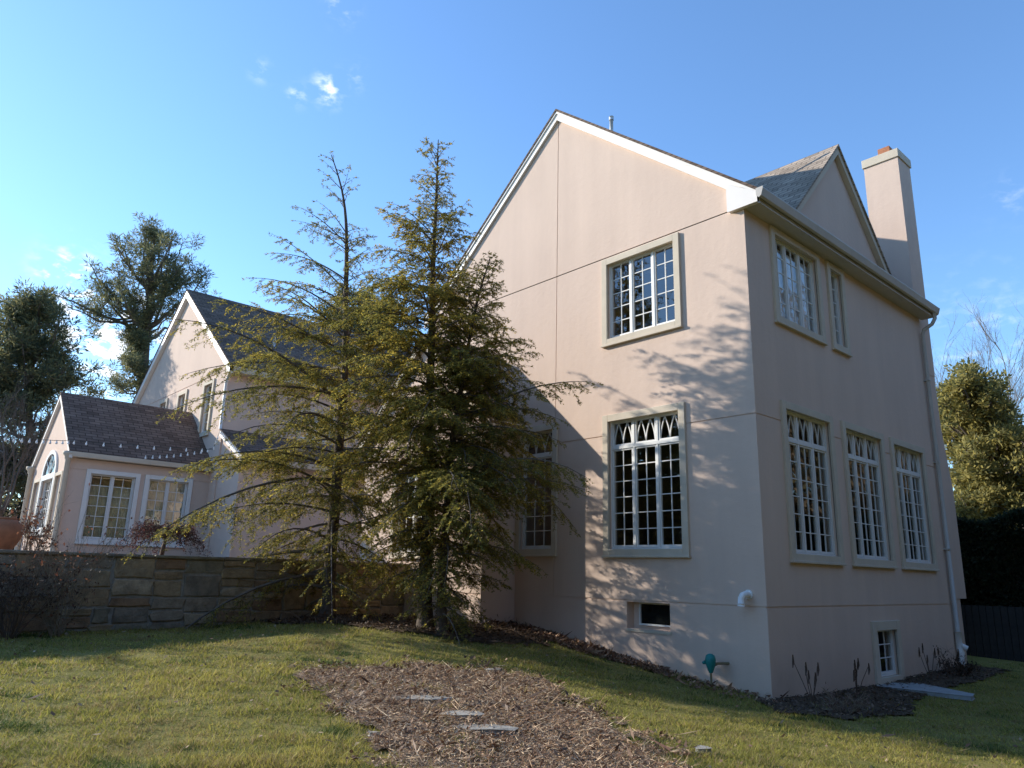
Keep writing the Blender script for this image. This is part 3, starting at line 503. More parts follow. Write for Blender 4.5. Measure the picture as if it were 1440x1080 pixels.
# ------------------------------------------------------------------ foliage generators
CR = np.array([_r0[0], _r0[1], 0.])               # picture-right, on the ground
GREENS = [(0.28, 0.2453, 0.0594), (0.2027, 0.196, 0.0538), (0.392, 0.3147, 0.0638), (0.14, 0.1467, 0.0482), (0.4906, 0.3707, 0.0694)]
def ribbons(b, A, Bp, w0, w1): pass
def hemlock(name, label, group, trunk, D, prof, vlow, step=.115, seed=1, leaf=(.052, .0185), fill=1., droop=.42, cols=GREENS, r0=.12, xtra=(), thin=2., low=.5):
    R = np.random.default_rng(seed); T = np.array([atd(u, v, D) for u, v in trunk]); base = T[0].copy(); base[2] = float(ground(base[0], base[1]))-.05; T[0] = base
    tree = thing(name, tuple(base), label, 'tree', group)
    zs = T[:, 2]; ztop = zs[-1]; n = 40; zz = np.linspace(base[2], ztop, n); tx = np.interp(zz, zs, T[:, 0]); ty = np.interp(zz, zs, T[:, 1])
    k = np.array([1, 2, 3, 2, 1.])/9; tx[2:-2] = np.convolve(tx, k, 'valid'); ty[2:-2] = np.convolve(ty, k, 'valid')
    wobx = .015*np.sin(zz*2.1+seed); tx = tx+wobx
    rr = r0*(1-(zz-base[2])/(ztop-base[2]))**.85+.008; rr[0] *= 1.5; rr[1] *= 1.15
    B().tube(np.stack([tx, ty, zz], 1), list(rr), 9).build('trunk', 'bark', tree, True)
    pv = np.array([p[0] for p in prof]); pz = np.array([atd(trunk[0][0], v, D)[2] for v in pv]); sca = D/FPX*1.02; o = np.argsort(pz); pz = pz[o]; RL = np.array([p[1] for p in prof])[o]*sca; RR = np.array([p[2] for p in prof])[o]*sca
    zlow = atd(trunk[0][0], vlow, D)[2]; bb = B(); seg0 = []; az = R.uniform(0, 6.28)
    z = zlow; tw = []                                  # twigs: p, dir, len
    br_list = []
    while z < ztop-.08:
        t = (z-zlow)/(ztop-zlow); az += 2.4+R.uniform(-.5, .5); br_list.append((z, az, 1.)); z += step*R.uniform(.6, 1.4)*(1-.45*t)
    for (u, v, aside, ln) in xtra: br_list.append((atd(u, v, D)[2], aside, -ln))
    for (z, az_, m) in br_list:
        t = (z-zlow)/(ztop-zlow); d = np.array([math.cos(az_), math.sin(az_), 0.]); c = float(d@CR); rl, r_ = np.interp(z, pz, RL), np.interp(z, pz, RR)
        Rr = (rl+r_)/2+c*(r_-rl)/2
        Rr = -m if m < 0 else Rr*R.uniform(.6, 1.28)
        fl = fill*(1 if t < thin else max(.25, 1-1.9*(t-thin)))*min(1, low+2.2*t)
        if R.random() > fl+.25: continue
        if Rr < .06: continue
        ang = math.tan(rad(2+42*t+R.uniform(-15, 16))); ns = 9; s = np.linspace(0, 1, ns); side = np.cross(d, (0, 0, 1)); bend = R.uniform(-.22, .22); dr_ = droop*(1.15-.55*t)*R.uniform(.7, 1.3)
        p0 = np.array([np.interp(z, zz, tx), np.interp(z, zz, ty), z]); P = p0+np.outer(s*Rr, d)+np.outer(bend*Rr*s**2, side)+np.outer(Rr*(ang*s-dr_*s**2.2), (0, 0, 1.))
        rb = (.007+.0085*Rr)*(1-s*.88); bb.tube(P, list(rb), 5)
        st = max(.05, .062*(1+.25*Rr)); q = .10/Rr+.08; sg = 1
        while q < 1:
            i = min(int(q*(ns-1)), ns-2); f = q*(ns-1)-i; pt = P[i]*(1-f)+P[i+1]*f; tg = unit(P[i+1]-P[i])
            lt = (.12+.46*Rr*(1-q)**.7*min(1, .5+q*1.3))*R.uniform(.6, 1.15)*(1 if R.random() < fl else .3); sd = unit(np.cross(tg, (0, 0, 1))); a = rad(R.uniform(38, 66))
            dv = unit(tg*math.cos(a)+sd*sg*math.sin(a)+np.array([0, 0, R.uniform(-.55, .22)])); tw.append((pt, dv, lt)); sg = -sg; q += st/Rr*R.uniform(.7, 1.3)
        tw.append((P[-1], unit(P[-1]-P[-2]), .12))
    bb.build('limb', 'bark_grey', tree)
    p = np.array([x[0] for x in tw]); dv = np.array([x[1] for x in tw]); lt = np.array([x[2] for x in tw])
    # second-order twigs
    P2, D2, L2 = [p], [dv], [lt]
    cnt = np.clip((lt/.042).astype(int), 0, 30); idx = np.repeat(np.arange(len(p)), cnt); q = R.uniform(.12, .97, len(idx)); sg = R.choice([-1., 1.], len(idx))
    sd = unit(np.cross(dv[idx], (0, 0, 1.))); aa = np.radians(R.uniform(35, 60, len(idx))); l2 = (.035+.30*lt[idx]*(1-q))*R.uniform(.6, 1.2, len(idx)); sag = np.zeros((len(idx), 3)); sag[:, 2] = -.32*lt[idx]*q**1.5
    P2.append(p[idx]+dv[idx]*(lt[idx]*q)[:, None]+sag); D2.append(unit(dv[idx]*np.cos(aa)[:, None]+sd*(sg*np.sin(aa))[:, None]+np.stack([0*q, 0*q, R.uniform(-.75, .0, len(q))], 1))); L2.append(l2)
    p, dv, lt = np.concatenate(P2), np.concatenate(D2), np.concatenate(L2)
    # twig ribbons
    sd = unit(np.cross(dv, (0, 0, 1.)))*.0035; e = p+dv*lt[:, None]; e[:, 2] -= .32*lt; V = np.stack([p-sd, p+sd, e+sd*.3, e-sd*.3], 1).reshape(-1, 3); o = npmesh('twigs', V, np.arange(len(V)).reshape(-1, 4), 'twig', tree); o['kind'] = 'stuff'
    cnt = np.maximum(1, (lt/.0125*fill).astype(int)); idx = np.repeat(np.arange(len(p)), cnt); q = R.uniform(.05, 1, len(idx)); P = p[idx]+dv[idx]*(lt[idx]*q)[:, None]; P[:, 2] -= .32*lt[idx]*q**1.5
    sd = unit(np.cross(dv[idx], (0, 0, 1.))); sg = R.choice([-1., 1.], len(idx)); a = np.radians(R.uniform(20, 65, len(idx))); Dl = unit(dv[idx]*np.cos(a)[:, None]+sd*(sg*np.sin(a))[:, None]+R.normal(0, .28, (len(idx), 3)))
    S = unit(np.cross(Dl, unit(R.normal(0, .45, (len(idx), 3))+np.array([0, 0, 1.])))); ln = leaf[0]*R.uniform(.6, 1.4, len(idx)); wd = leaf[1]*R.uniform(.7, 1.3, len(idx)); V, F = leaves(P, Dl, S, ln, wd)
    blob = np.sin(P[:, 0]*2.1+P[:, 2]*1.3+seed)+np.sin(P[:, 1]*2.7-P[:, 2]*1.7); C = np.array(cols)[np.clip((R.random(len(P))*len(cols)+blob*.7).astype(int), 0, len(cols)-1)]*(1+R.uniform(-.22, .22, (len(P), 1)))
    o = npmesh('foliage', V, F, 'leaf', tree, C); o['kind'] = 'stuff'; return len(F)
HG = None
D1 = math.hypot(-7.62-CAM[0], -3.34-CAM[1]); D2 = math.hypot(-5.05-CAM[0], -2.78-CAM[1]); D3 = math.hypot(-4.6-CAM[0], -2.75-CAM[1])
nl = hemlock('hemlock_tree', 'thin-crowned hemlock with a single dark trunk and nearly bare leaning tip', HG, [(461, 872), (465, 780), (476, 650), (486, 500), (487, 400), (487, 310), (482, 262), (466, 218)], D1,
        [(225, 20, 8), (250, 35, 12), (300, 30, 22), (330, 75, 35), (380, 85, 45), (430, 95, 60), (500, 175, 75), (540, 215, 90), (620, 190, 110), (700, 215, 110), (760, 225, 105), (810, 200, 85), (850, 160, 60)], 840, step=.078, seed=11, fill=.74, r0=.125, thin=.50)
nl += hemlock('hemlock_tree', 'tallest dense hemlock with a pointed tip beside the gable wall', HG, [(598, 884), (600, 760), (603, 600), (608, 420), (612, 300), (617, 196)], D2,
        [(205, 10, 10), (250, 25, 20), (300, 45, 32), (340, 68, 48), (400, 95, 75), (470, 118, 95), (560, 132, 125), (650, 138, 125), (720, 115, 105), (790, 75, 65), (850, 35, 40)], 826, step=.052, seed=23, fill=1., low=.7, thin=.66, r0=.12, droop=.42, cols=[(0.3051, 0.2719, 0.0649), (0.2159, 0.2096, 0.0555), (0.4516, 0.3498, 0.0684), (0.1571, 0.1614, 0.0519), (0.5695, 0.405, 0.0708)])
nl += hemlock('hemlock_tree', 'shorter leaning hemlock whose low branches reach across the shaded window', HG, [(622, 886), (622, 800), (634, 640), (655, 500), (672, 420), (690, 362)], D3,
        [(370, 10, 10), (410, 30, 32), (470, 50, 55), (550, 60, 110), (610, 70, 165), (660, 75, 190), (720, 70, 150), (780, 60, 95), (830, 50, 95), (860, 40, 85)], 870, step=.050, seed=5, fill=1., low=.85, r0=.085, droop=.46, cols=[(0.3051, 0.2719, 0.0649), (0.2159, 0.2096, 0.0555), (0.432, 0.3398, 0.0684), (0.1571, 0.1614, 0.0519)])
hemlock('shadow_conifer', 'small unseen conifer past the patio end, set for its wedge shadow', HG, [(-190, 800), (-190, 700), (-190, 636)], 17.1, [(640, 6, 6), (700, 32, 32), (760, 48, 48), (800, 50, 50)], 800, step=.06, seed=41, r0=.06)  # out of view; placed and sized to cast a wedge shadow on the lawn
def pine(name, label, D, trunk, limbs, cols, seed, tuft=.55, nl=46, need=.26, r0=.35, sub=7, wd=.045):
    """limbs: (v on trunk, end u, end v, depth) main limbs drawn from trunk to foliage masses"""
    R = np.random.default_rng(seed); T = np.array([atd(u, v, D) for u, v in trunk]); base = T[0].copy(); base[2] = float(ground(base[0], base[1]))-.1; T = np.vstack([base, T]); tree = thing(name, tuple(base), label, 'tree')
    B().tube(T, [r0*(1-.9*i/(len(T)-1)) for i in range(len(T))], 8).build('trunk', 'bark', tree, True); bb = B(); C = []
    for (v, eu, ev, dep) in limbs:
        z0 = atd(trunk[0][0], v, D)[2]; p0 = np.array([np.interp(z0, T[:, 2], T[:, 0]), np.interp(z0, T[:, 2], T[:, 1]), z0]); e = atd(eu, ev, D+dep); L_ = np.linalg.norm(e-p0); s = np.linspace(0, 1, 6); P = p0+np.outer(s, e-p0); P[:, 2] -= .10*L_*np.sin(s*math.pi); P[1:-1] += R.normal(0, .03*L_, (4, 3)); bb.tube(P, list(.02+.022*L_*(1-s)), 5)
        for i in range(sub):
            q = R.uniform(.58, 1.0); pt = p0+(e-p0)*q; pt[2] -= .1*L_*math.sin(q*math.pi); t_ = pt+R.normal(0, 1, 3)*np.array([.18, .18, .14])*L_*(1.15-q*.4); t_[2] += .04*L_; bb.tube([pt, (pt+t_)/2+R.normal(0, .05, 3), t_], [.02, .014, .006], 3); C += [t_, (pt+t_)/2*.4+t_*.6]
        C.append(e)
    bb.build('limb', 'bark_grey', tree); C = np.array(C); n = len(C)*nl; ci = np.repeat(np.arange(len(C)), nl); rs = R.uniform(.5, 1.25, len(C))*tuft
    dd = unit(R.normal(0, 1, (n, 3))*np.array([1, 1, .75])); P = C[ci]+dd*(rs[ci]*R.random(n)**.6)[:, None]; Dl = unit(dd+R.normal(0, .5, (n, 3))+np.array([0, 0, .35])); S = unit(np.cross(Dl, R.normal(0, 1, (n, 3)))); V, F = leaves(P, Dl, S, need*R.uniform(.6, 1.3, n), wd*R.uniform(.7, 1.4, n))
    o = npmesh('foliage', V, F, 'leaf', tree, vary(n, cols)); o['kind'] = 'stuff'
PG = [(0.128, 0.142, 0.078), (0.176, 0.176, 0.088), (0.243, 0.216, 0.095), (0.095, 0.115, 0.074)]  # pine greens, lightened to carry the veiling haze over the far trees
def autolimbs(prof, seed, n):
    R = np.random.default_rng(seed); out = []
    for i in range(n):
        k = R.integers(len(prof)); v, u0, u1, up = prof[k]; u = R.uniform(u0, u1); out.append((v+R.uniform(5, 30)+up, u, v+R.uniform(-12, 12), R.uniform(-2.5, 2.5)))
    return out
pine('pine_tree', 'big irregular pine with a long bare side limb behind the gabled wing', 46, [(195, 620), (205, 480), (212, 400), (217, 330)],
     autolimbs([(330, 175, 262, 40), (345, 160, 292, 40), (370, 185, 290, 40), (395, 195, 300, 35), (400, 130, 190, 45), (430, 150, 280, 25), (465, 160, 230, 20), (500, 165, 235, 10), (530, 150, 220, 5)], 3, 60)+[(462, 128, 372, 0), (470, 135, 395, 1), (455, 150, 420, 0), (448, 70, 412, 0), (450, 95, 432, 0), (445, 115, 436, 1)], PG, 4, tuft=.36, nl=38, need=.27, r0=.42, sub=6, wd=.045)
pine('evergreen_tree', 'dark rounded evergreen standing behind the sunroom roof', 40, [(40, 720), (42, 560), (45, 440)],
     autolimbs([(425, 15, 75, 30), (450, 0, 100, 40), (480, -30, 125, 40), (515, -60, 145, 35), (550, -70, 150, 30), (590, -80, 140, 20), (630, -80, 110, 10), (660, -80, 90, 5)], 8, 90), PG, 9, tuft=.40, nl=46, need=.25, r0=.3, wd=.05)
pine('evergreen_tree', 'evergreen crown peeking over the wing roof between the hemlocks', 40, [(505, 620), (505, 500), (507, 415)], autolimbs([(420, 480, 535, 30), (440, 460, 560, 25), (470, 460, 570, 20), (500, 450, 590, 15), (540, 450, 600, 10)], 2, 36), PG, 19, tuft=.5, nl=60, need=.26, r0=.25, wd=.06)
OL = [(.27, .24, .085), (.34, .29, .09), (.42, .35, .11), (.18, .175, .07)]
pine('broadleaf_evergreen', 'olive green broadleaf evergreen tree rising behind the dark hedge', 32, [(1385, 760), (1383, 640), (1375, 540)],
     autolimbs([(532, 1345, 1392, 50), (556, 1322, 1410, 45), (580, 1318, 1425, 40), (605, 1325, 1455, 35), (635, 1330, 1490, 25), (665, 1335, 1500, 15), (700, 1340, 1500, 5), (720, 1340, 1500, 0)], 5, 105), OL, 6, tuft=.34, nl=46, need=.17, r0=.16, wd=.075, sub=5)
# bare twiggy growth
def bare(b, p, d, L_, r, depth, R, spread=.55, up=.12, kids=3, tips=None):
    p = np.array(p, float); d = unit(np.array(d, float)); n = 4; pts = [p]
    for i in range(n): d = unit(d+R.normal(0, .10, 3)+np.array([0, 0, up*.3])); pts.append(pts[-1]+d*L_/n)
    b.tube(pts, [r*(1-.5*i/n) for i in range(n+1)], 5 if r > .02 else 3, cap=False)
    if tips is not None and depth <= 1: tips += [pts[-1], pts[2], pts[3]]
    if depth <= 0: return
    for k in range(kids+(R.random() < .5)):
        i = R.integers(1, n+1); nd = unit(d+R.normal(0, spread, 3)+np.array([0, 0, up])); bare(b, pts[i], nd, L_*R.uniform(.5, .8), r*.55, depth-1, R, spread, up, kids, tips)
R = np.random.default_rng(31)
BARE = [(atd(1425, 640, 44), 13.5, 'bare grey branched tree against the sky beyond the broadleaf evergreen'), (atd(1398, 640, 50), 13.5, 'slim bare tree just behind the crown of the broadleaf evergreen'), (atd(14, 640, 33), 6.3, 'brown leafless tree behind the left end of the sunroom gable'), (atd(62, 640, 37), 6.5, 'brown leafless tree between the sunroom gable and the big pine')]
for (p, h, lab) in BARE:
    u = 1428; D = 44; base = (p[0], p[1], float(ground(p[0], p[1]))); t = thing('bare_tree', base, lab, 'tree'); b = B()
    B().tube([base, (base[0]+.1, base[1], base[2]+h*.45)], [.2, .1], 8).build('trunk', 'bark_grey', t, True)
    for k in range(4): bare(b, (base[0]+.05, base[1], base[2]+h*(.3+.045*k)), (R.normal(0, .35), R.normal(0, .35), 1), h*.34, .06, 5 if p[2] else 3, R, .38, .22, 3)
    b.build('limb', 'bark_grey', t)
def shrub(name, label, base, n, h, spread, R, m='twig', leafn=0, cols=None, lsize=.05, droopy=False, arc=1.):
    t = thing(name, tuple(base), label, 'shrub'); b = B(); tips = []
    for k in range(n):
        a = R.uniform(0, 6.28); s = R.uniform(.15, 1)*spread; bare(b, (base[0]+.06*math.cos(a), base[1]+.06*math.sin(a), base[2]-.03), (s*math.cos(a), s*math.sin(a), 1 if not droopy else .8), h*R.uniform(.35, .6), .011, 3, R, .42 if not droopy else .6, .05 if not droopy else -.25, 3, tips)
    b.build('stem', m, t)
    if leafn:
        tp = np.array(tips); i = R.integers(0, len(tp), leafn); P = tp[i]+R.normal(0, .03, (leafn, 3)); Dl = unit(R.normal(0, 1, (leafn, 3))+np.array([0, 0, -.5])); V, F = leaves(P, Dl, unit(np.cross(Dl, R.normal(0, 1, (leafn, 3)))), lsize*R.uniform(.6, 1.3, leafn), lsize*.5*R.uniform(.7, 1.3, leafn)); o = npmesh('leaves', V, F, 'leaf', t, vary(leafn, cols)); o['kind'] = 'stuff'
RB = [(.14, .055, .035), (.10, .045, .03), (.20, .085, .045), (.07, .04, .03)]
def gp(u, v, x): q = on(u, v, 'x', x); return (q[0], q[1], float(ground(q[0], q[1])))
shrub('bare_shrub', 'leafless shrub with a few rusty leaves in front of the stone wall', gp(78, 893, -7.9), 17, 1.75, .5, R, 'twig_pale', 350, RB, .06)
shrub('twiggy_shrub', 'dense tangled brown shrub against the stone wall left of the leafless one', gp(12, 895, -7.85), 20, 1.45, .75, R, 'twig', 900, [(.09, .06, .045), (.06, .045, .035), (.13, .08, .055)], .055)
shrub('rose_bush', 'reddish leaf-tipped bush growing on the patio before the sunroom corner', (-10.6, -8.1, .5), 12, .95, .7, R, 'twig_pale', 420, RB, .07)
p = on(228, 772, 'x', -9.6); mp_ = (p[0], p[1], .5)
t = thing('weeping_maple', mp_, 'low mounded dark red weeping maple behind the stone wall', 'shrub'); b = B(); tips = []
b.tube([mp_, (mp_[0]+.05, mp_[1], .75), (mp_[0], mp_[1]+.05, .95)], [.05, .04, .03], 7)
for k in range(34):
    a = 6.28*k/34+R.uniform(-.2, .2); rr_ = R.uniform(.35, .85); pts = [(mp_[0], mp_[1], .92)]
    for s in np.linspace(.2, 1, 6): pts.append((mp_[0]+rr_*s*math.cos(a)+R.normal(0, .03), mp_[1]+rr_*s*math.sin(a)+R.normal(0, .03), .92+.32*math.sin(s*2.2)-.42*s**2.5*rr_/.7+R.normal(0, .02)))
    b.tube(pts, [.012-.0015*i for i in range(7)], 3, cap=False)
    for q in pts[2:]: bare(b, q, (math.cos(a)+R.normal(0, .5), math.sin(a)+R.normal(0, .5), R.uniform(-.5, .5)), .2, .005, 1, R, .7, -.15, 3, tips)
b.build('stem', 'twig', t); tp = np.array(tips); n = 2600; P = tp[R.integers(0, len(tp), n)]+R.normal(0, .035, (n, 3)); Dl = unit(R.normal(0, 1, (n, 3))+np.array([0, 0, -.6])); V, F = leaves(P, Dl, unit(np.cross(Dl, R.normal(0, 1, (n, 3)))), .055*R.uniform(.6, 1.3, n), .02*R.uniform(.7, 1.3, n)); o = npmesh('leaves', V, F, 'leaf', t, vary(n, [(.06, .022, .02), (.09, .035, .028), (.045, .022, .02)])); o['kind'] = 'stuff'
# urn at the patio edge
p = on(4, 738, 'x', -10.2); cz = p[2]
t = thing('terracotta_urn', (p[0], p[1], .5), 'big rounded terracotta urn half hidden behind the bare shrubs', 'urn')
B().lathe((p[0], p[1], .5), [(.0, 0), (.17, 0), (.19, .03), (.17, .06), (.24, .16), (.31, .30), (.335, .42), (.31, .54), (.24, .63), (.18, .67), (.0, .69)], 28).build('body', 'terracotta', t, True); B().lathe((p[0], p[1], 1.14), [(.19, 0), (.215, .02), (.2, .05), (.17, .05), (.16, .02)], 28).build('rim', 'terracotta', t, True)
# hedge and boards right of the house
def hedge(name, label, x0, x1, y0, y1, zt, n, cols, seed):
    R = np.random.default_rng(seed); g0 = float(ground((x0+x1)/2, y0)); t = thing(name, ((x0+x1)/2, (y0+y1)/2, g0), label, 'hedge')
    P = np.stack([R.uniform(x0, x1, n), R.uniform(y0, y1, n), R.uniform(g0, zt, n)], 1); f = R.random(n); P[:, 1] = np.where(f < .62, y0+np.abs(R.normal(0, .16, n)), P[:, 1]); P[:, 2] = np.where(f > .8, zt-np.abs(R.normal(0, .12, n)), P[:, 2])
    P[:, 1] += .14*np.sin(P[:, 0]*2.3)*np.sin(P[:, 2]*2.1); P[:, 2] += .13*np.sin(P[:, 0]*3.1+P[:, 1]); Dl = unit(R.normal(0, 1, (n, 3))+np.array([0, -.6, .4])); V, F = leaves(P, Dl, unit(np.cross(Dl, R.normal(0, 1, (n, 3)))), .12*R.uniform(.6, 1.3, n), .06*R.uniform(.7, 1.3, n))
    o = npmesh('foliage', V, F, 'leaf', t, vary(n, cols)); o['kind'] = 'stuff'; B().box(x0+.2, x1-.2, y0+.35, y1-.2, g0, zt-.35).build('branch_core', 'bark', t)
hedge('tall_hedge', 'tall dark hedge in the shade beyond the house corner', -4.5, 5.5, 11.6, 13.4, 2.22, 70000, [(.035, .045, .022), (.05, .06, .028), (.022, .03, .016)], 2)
t = thing('board_fence', (1.2, 11.0, -1.4), 'low black board fence standing before the tall hedge', 'fence')
g0 = -1.5
for k in range(26): x = -1.6+k*.16; shared(FR((0, 11.0, 0), (1, 0, 0), (0, -1, 0)), 'board', 'dark_board', t, x+.006, x+.154, 0, .022+.006*(k % 2), g0, -.06)
B().box(-1.6, 2.6, 11.0, 11.06, -.25, -.15).box(-1.6, 2.6, 11.0, 11.06, -1.2, -1.1).build('rail', 'dark_board', t)
# cut-back perennials along the shaded wall
def cutback(base, n, h, label):
    t = thing('cut_back_perennial', base, label, 'plant', None); b = B()
    for k in range(n):
        a = random.uniform(0, 6.28); s = random.uniform(.02, .12); e = (base[0]+s*math.cos(a)*2.0, base[1]+s*math.sin(a)*2.4, base[2]+h*random.uniform(.6, 1.05)); mid = tuple((p_+q_)/2+random.uniform(-.015, .015) for p_, q_ in zip(base, e)); b.tube([base, mid, e], [.007, .006, .005], 4)
        B().tube([(e[0], e[1], e[2]-.22*h), (e[0]+.01, e[1]+.01, e[2]-.05), (e[0]+.015, e[1], e[2]+.06)], [.007, .019, .008], 6).build('seed_head', 'twig', t, True)
    b.build('stem', 'twig', t)
for i, (u, v, n, h, lab) in enumerate([(1142, 990, 5, .62, 'dried stalks with dark seed heads nearest the sunlit corner'), (1206, 980, 5, .56, 'dried brown stalks standing just before the barred basement window'), (1310, 962, 5, .6, 'dried stalks behind the pointed slab'), (1335, 955, 3, .5, 'dried stalks at the foot of the downspout')]):
    q = on(u, v, 'x', .38); cutback((.38, q[1], float(ground(.38, q[1]))), n, h, lab)
shrub('low_shrub', 'low dark twiggy shrub between the slab and the downspout', (.45, 6.6, float(ground(.45, 6.6))), 14, .55, 1.1, R, 'twig', 300, [(.03, .025, .018), (.05, .035, .025)], .05)
shrub('dead_weeds', 'dead pinkish weeds at the house corner bed edge', (1.05, .1, float(ground(1.05, .1))), 9, .42, 1.0, R, 'twig_pale', 120, [(.22, .14, .11), (.16, .10, .08)], .05)
# ------------------------------------------------------------------ stepping stones, litter, grass
def flat(name, u, v, z, rx, ry, rot, lab, n=9, m='flag', h=.04):
    q = on(u, v, 'z', z); zz = float(ground(q[0], q[1])); R_ = random.Random(int(u*7+v)); pts = []
    for k in range(n): a = 6.283*k/n; r_ = R_.uniform(.8, 1.12); x, y = rx*r_*math.cos(a), ry*r_*math.sin(a); pts.append((q[0]+x*math.cos(rot)-y*math.sin(rot), q[1]+x*math.sin(rot)+y*math.cos(rot), zz+.02+R_.uniform(-.008, .008)))
    tag(B().prism(pts, (0, 0, h)).build(name, m, bevel=.008), lab, 'stone', None)
flat('stepping_stone', 597, 983, -.93, .34, .17, .9, 'largest flat grey stepping stone in the straw bed')
flat('stepping_stone', 649, 1005, -.96, .24, .12, .9, 'small pale stepping stone right beside the largest one')
flat('stepping_stone', 684, 1022, -.98, .33, .15, .8, 'sunken sandy stepping stone last in the row across the bed')
flat('edging_stone', 693, 938, -.86, .13, .07, 1.2, 'pale chip of stone at the upper edge of the straw bed', 6, 'flag', .045)
flat('edging_stone', 988, 1051, -1.12, .085, .06, .5, 'light square chip of stone at the lower right end of the bed', 6, 'flag', .035)
flat('edging_stone', 526, 1034, -.98, .06, .05, .5, 'tiny white stone among the straw below the stepping stones', 6, 'flag', .035)
def scatter(name, pts, ln, wd, cols, m, label, cat, lift=.02, flatness=.25, seed=1):
    R = np.random.default_rng(seed); n = len(pts); P = np.column_stack([pts, ground(pts[:, 0], pts[:, 1])+lift+R.random(n)*.035]); a = R.uniform(0, 6.28, n); Dl = unit(np.stack([np.cos(a), np.sin(a), R.normal(0, flatness, n)], 1)); S = unit(np.cross(Dl, R.normal(0, .5, (n, 3))+np.array([0, 0, 1.])))
    L_ = ln*np.exp(R.normal(-.2, .55, n))*np.where(R.random(n) < .03, 2.6, 1); V, F = leaves(P, Dl, S, L_, wd*R.uniform(.6, 1.4, n)); o = npmesh(name, V, F, m, None, vary(n, cols)); tag(o, label, cat, None, 'stuff')
def sample(n, poly, fn):
    p = np.array(poly); q = rng.uniform(p.min(0)-.3, p.max(0)+.3, (n, 2)); return q[fn(q[:, 0], q[:, 1])]
scatter('dry_stalks', np.concatenate([sample(95000, BED, inbed), sample(16000, BED, inbed_loose)]), .055, .0065, [(.50, .32, .18), (.40, .235, .13), (.60, .42, .25), (.24, .135, .075), (.70, .53, .34)], 'litter', 'brown cut stalks and straw covering the bed', 'straw', .03, .35, 3)
scatter('dry_leaves', sample(12000, BED, inbed_loose), .05, .028, [(.17, .09, .055), (.12, .07, .045), (.22, .14, .09)], 'litter', 'brown leaf scraps among the straw', 'leaves', .03, .5, 4)
scatter('tree_litter', sample(14000, MULCH, lambda x, y: inmul(x, y) & (x > -8.4)), .06, .03, [(.10, .06, .04), (.15, .09, .05), (.06, .04, .03)], 'litter', 'brown litter under the hemlocks', 'leaves', .03, .4, 5)
q = rng.uniform((-6.5, -.75), (.3, -.01), (12000, 2)); q = q[(q[:, 1] > -.62+.28*np.sin(q[:, 0]*2.3)*.6-.1*(q[:, 0] < -3)) & (rng.random(len(q)) < np.where(q[:, 0] < -1.8, 1., .12))]
scatter('fallen_leaves', q, .065, .04, [(.32, .18, .11), (.23, .125, .075), (.40, .26, .16), (.15, .085, .055)], 'litter', 'drift of rusty fallen leaves along the foot of the gable wall', 'leaves', .02, .5, 6)
q = rng.uniform((-.1, -1.0), (1.7, 8.4), (5000, 2)); q = q[insoil(q[:, 0], q[:, 1])]; scatter('bed_litter', q, .05, .03, [(.12, .08, .055), (.18, .12, .08), (.07, .05, .04)], 'litter', 'leaf litter in the bed along the shaded wall', 'leaves', .02, .4, 7)
q = rng.uniform((-8.3, -11), (5, 1), (700, 2)); q = q[(q[:, 1] < -.3) | (q[:, 0] > .3)]; scatter('lawn_leaves', q, .055, .035, [(.24, .15, .09), (.15, .09, .055), (.34, .25, .16)], 'litter', 'scattered dead leaves on the grass', 'leaves', .03, .3, 8)
# grass: density falls with distance from the camera
n = 1500000; ang = rng.uniform(rad(96), rad(176), n); dist = 4.0*(22/4.0)**rng.random(n); dist = 4.2+(dist-4.2)*1.0
gx = CAM[0]+dist*np.cos(ang); gy = CAM[1]+dist*np.sin(ang)
ok = (gx > -8.4) & ~((gx < .04) & (gy > -.03)) & (~inbed(gx, gy) | (rng.random(n) < np.clip(.16+.5*rough(gx, gy, 8, 26), .02, .8))) & (~inmul(gx, gy) | (rng.random(n) < .03)) & (~insoil(gx, gy) | (rng.random(n) < .16)) & (gy < 13)
tuftn = .7*rough(gx, gy, 6, 28)+1.0*rough(gx*2.6+5, gy*2.6, 4, 28); ok &= rng.random(n) < np.clip(.33+.16*tuftn, .10, 1)
gx, gy, dist, tuftn = gx[ok], gy[ok], dist[ok], tuftn[ok]; n = len(gx); h = (.034+.013*np.clip(tuftn, -1.4, 2))*np.exp(rng.normal(-.05, .38, n)); wdt = np.clip(.0011*dist, .004, .014)*rng.uniform(.7, 1.3, n)
a = rng.uniform(0, 6.28, n); lean = rng.normal(0, .75, (n, 2)); P = np.stack([gx, gy, ground(gx, gy)-.006], 1); tip = P+np.stack([lean[:, 0]*h, lean[:, 1]*h, h], 1); sd = np.stack([np.cos(a), np.sin(a), 0*a], 1)*wdt[:, None]*.5
V = np.stack([P-sd, P+sd, tip], 1).reshape(-1, 3); pat = np.clip(.55+.30*rough(gy, gx, 0, 16)+.16*rough(gx+3, gy, 12, 28)+rng.normal(0, .2, n), 0, 1)[:, None]
C = (1-pat)*np.array([.185, .205, .04])+pat*np.array([.46, .40, .095]); dry = rng.random(n) < .24; C[dry] = np.array([.36, .27, .14]); bald = rough(gx+9, gy-4, 2, 20)+rng.normal(0, .4, n) > .85; C[bald] = C[bald]*.35+np.array([.30, .21, .11])*.65; weed = rough(gy-7, gx+2, 8, 26)+rng.normal(0, .3, n) > .85; C[weed] = np.array([.085, .125, .03]); C *= rng.uniform(.75, 1.2, (n, 1))
tag(npmesh('grass', V, np.arange(len(V)).reshape(-1, 3), 'grass_blade', None, C), 'short winter grass of the lawn, green mixed with straw blades', 'grass', None, 'stuff')
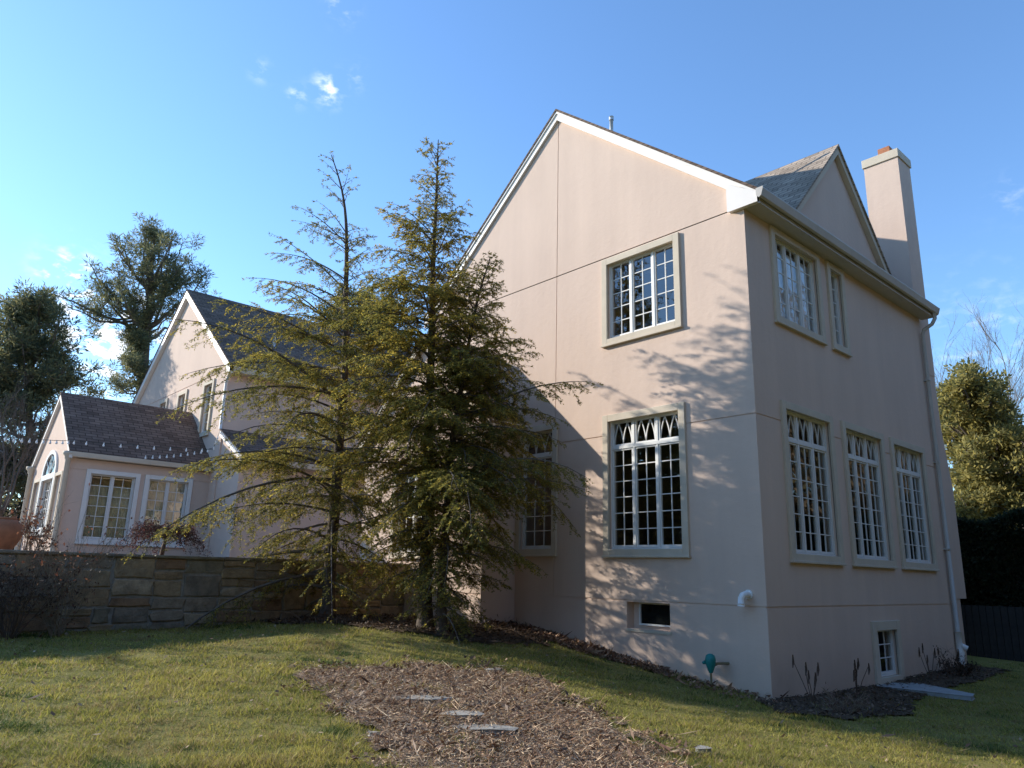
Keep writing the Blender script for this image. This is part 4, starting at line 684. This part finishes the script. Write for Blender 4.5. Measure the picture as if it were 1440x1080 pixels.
# ------------------------------------------------------------------ string lights over the patio
def lights(label, ctrl, spacing, sag, first=0.):
    t = thing('string_lights', tuple(ctrl[0]), label, 'string lights'); pts = []
    for a_, b_ in zip(ctrl[:-1], ctrl[1:]):
        a_, b_ = np.array(a_), np.array(b_)
        for s in np.linspace(0, 1, 13)[:-1]: q = a_+(b_-a_)*s; pts.append(q-np.array([0, 0, sag*4*s*(1-s)*np.linalg.norm(b_-a_)]))
    pts.append(np.array(ctrl[-1])); B().tube(pts, .009, 4).build('cable', 'wire', t); P = np.array(pts); dl = np.append(0, np.cumsum(np.linalg.norm(np.diff(P, axis=0), axis=1))); me = None
    for s in np.arange(first, dl[-1], spacing):
        q = [np.interp(s, dl, P[:, k]) for k in range(3)]
        if me is None: b = B().lathe((0, 0, 0), [(.013, .01), (.014, -.03), (.02, -.045), (.029, -.07), (.024, -.092), (.0, -.10)], 8); me = bpy.data.meshes.new('bulb'); me.from_pydata(b.v, [], b.f); me.materials.append(M['bulb'])
        o = bpy.data.objects.new('bulb', me); COL.objects.link(o); o.location = q; o.parent = t; o.matrix_parent_inverse = Matrix.Translation(-wloc(t))
A_ = on(-60, 607, 'x', -11.0); B_ = on(108, 620, 'x', -16.6); C_ = on(300, 632, 'x', -15.6)
lights('long string of clear bulbs stretched across the sunroom roof', [A_, B_, C_], .42, .006)
lights('drooping string of closely set bulbs from sunroom eave to the lean-to rake', [on(205, 641, 'x', -17.1), on(300, 630, 'y', -2.7), on(309, 606, 'y', -2.55)], .19, .03)
lights('bright row of bulbs down the white lean-to rake', [on(311, 606, 'y', -2.56), on(339, 637, 'y', -2.56)], .13, .0)
# ------------------------------------------------------------------ far woodland round the garden
def wood(name, label, a0, a1, d0, d1, hmax, ncl, nl_, lf, cols, seed, org):
    R = np.random.default_rng(seed); a = R.uniform(rad(a0), rad(a1), ncl); D = R.uniform(d0, d1, ncl); h = R.uniform(.55, 1, ncl)*hmax; P = np.stack([org[0]+D*np.cos(a), org[1]+D*np.sin(a), -1+h*R.random(ncl)**.85], 1); sz_ = R.uniform(1.0, 2.3, ncl)
    ci = np.repeat(np.arange(ncl), nl_); n = len(ci); dd = unit(R.normal(0, 1, (n, 3))); Q = P[ci]+dd*(sz_[ci]*R.random(n)**.4)[:, None]; Dl = unit(R.normal(0, 1, (n, 3))); V, F = leaves(Q, Dl, unit(np.cross(Dl, R.normal(0, 1, (n, 3)))), lf*R.uniform(.6, 1.3, n), lf*.45*R.uniform(.6, 1.3, n))
    cc = np.array(cols)[R.integers(0, len(cols), ncl)][ci]*R.uniform(.7, 1.3, (n, 1)); tag(npmesh(name, V, F, 'leaf', None, cc), label, 'wood', None, 'stuff')
WD = [(.09, .08, .05), (.13, .095, .07), (.11, .085, .06), (.06, .062, .036)]
wood('woodland', 'brown and green wood in the distance behind the houses', 94, 186, 58, 84, 9, 700, 260, .5, WD, 77, CAM)
wood('garden_woodland', 'bare brown wood on the far sides of the garden', 186, 400, 52, 80, 14, 1500, 80, 1.2, WD, 78, CAM)
wood('side_woodland', 'unseen tan trees across the garden, thickened to warm the shaded wall', -75, 92, 19, 34, 18, 1650, 130, .55, [(.30, .22, .14), (.25, .18, .11), (.22, .19, .10), (.34, .25, .16)], 79, (6, 3))  # unseen trees; density, height and pale tan chosen for warm bounce and reflections
print('FACES', sum(len(o.data.polygons) for o in bpy.data.objects if o.type == 'MESH'), 'leaves', nl, 'grass', len(gx))
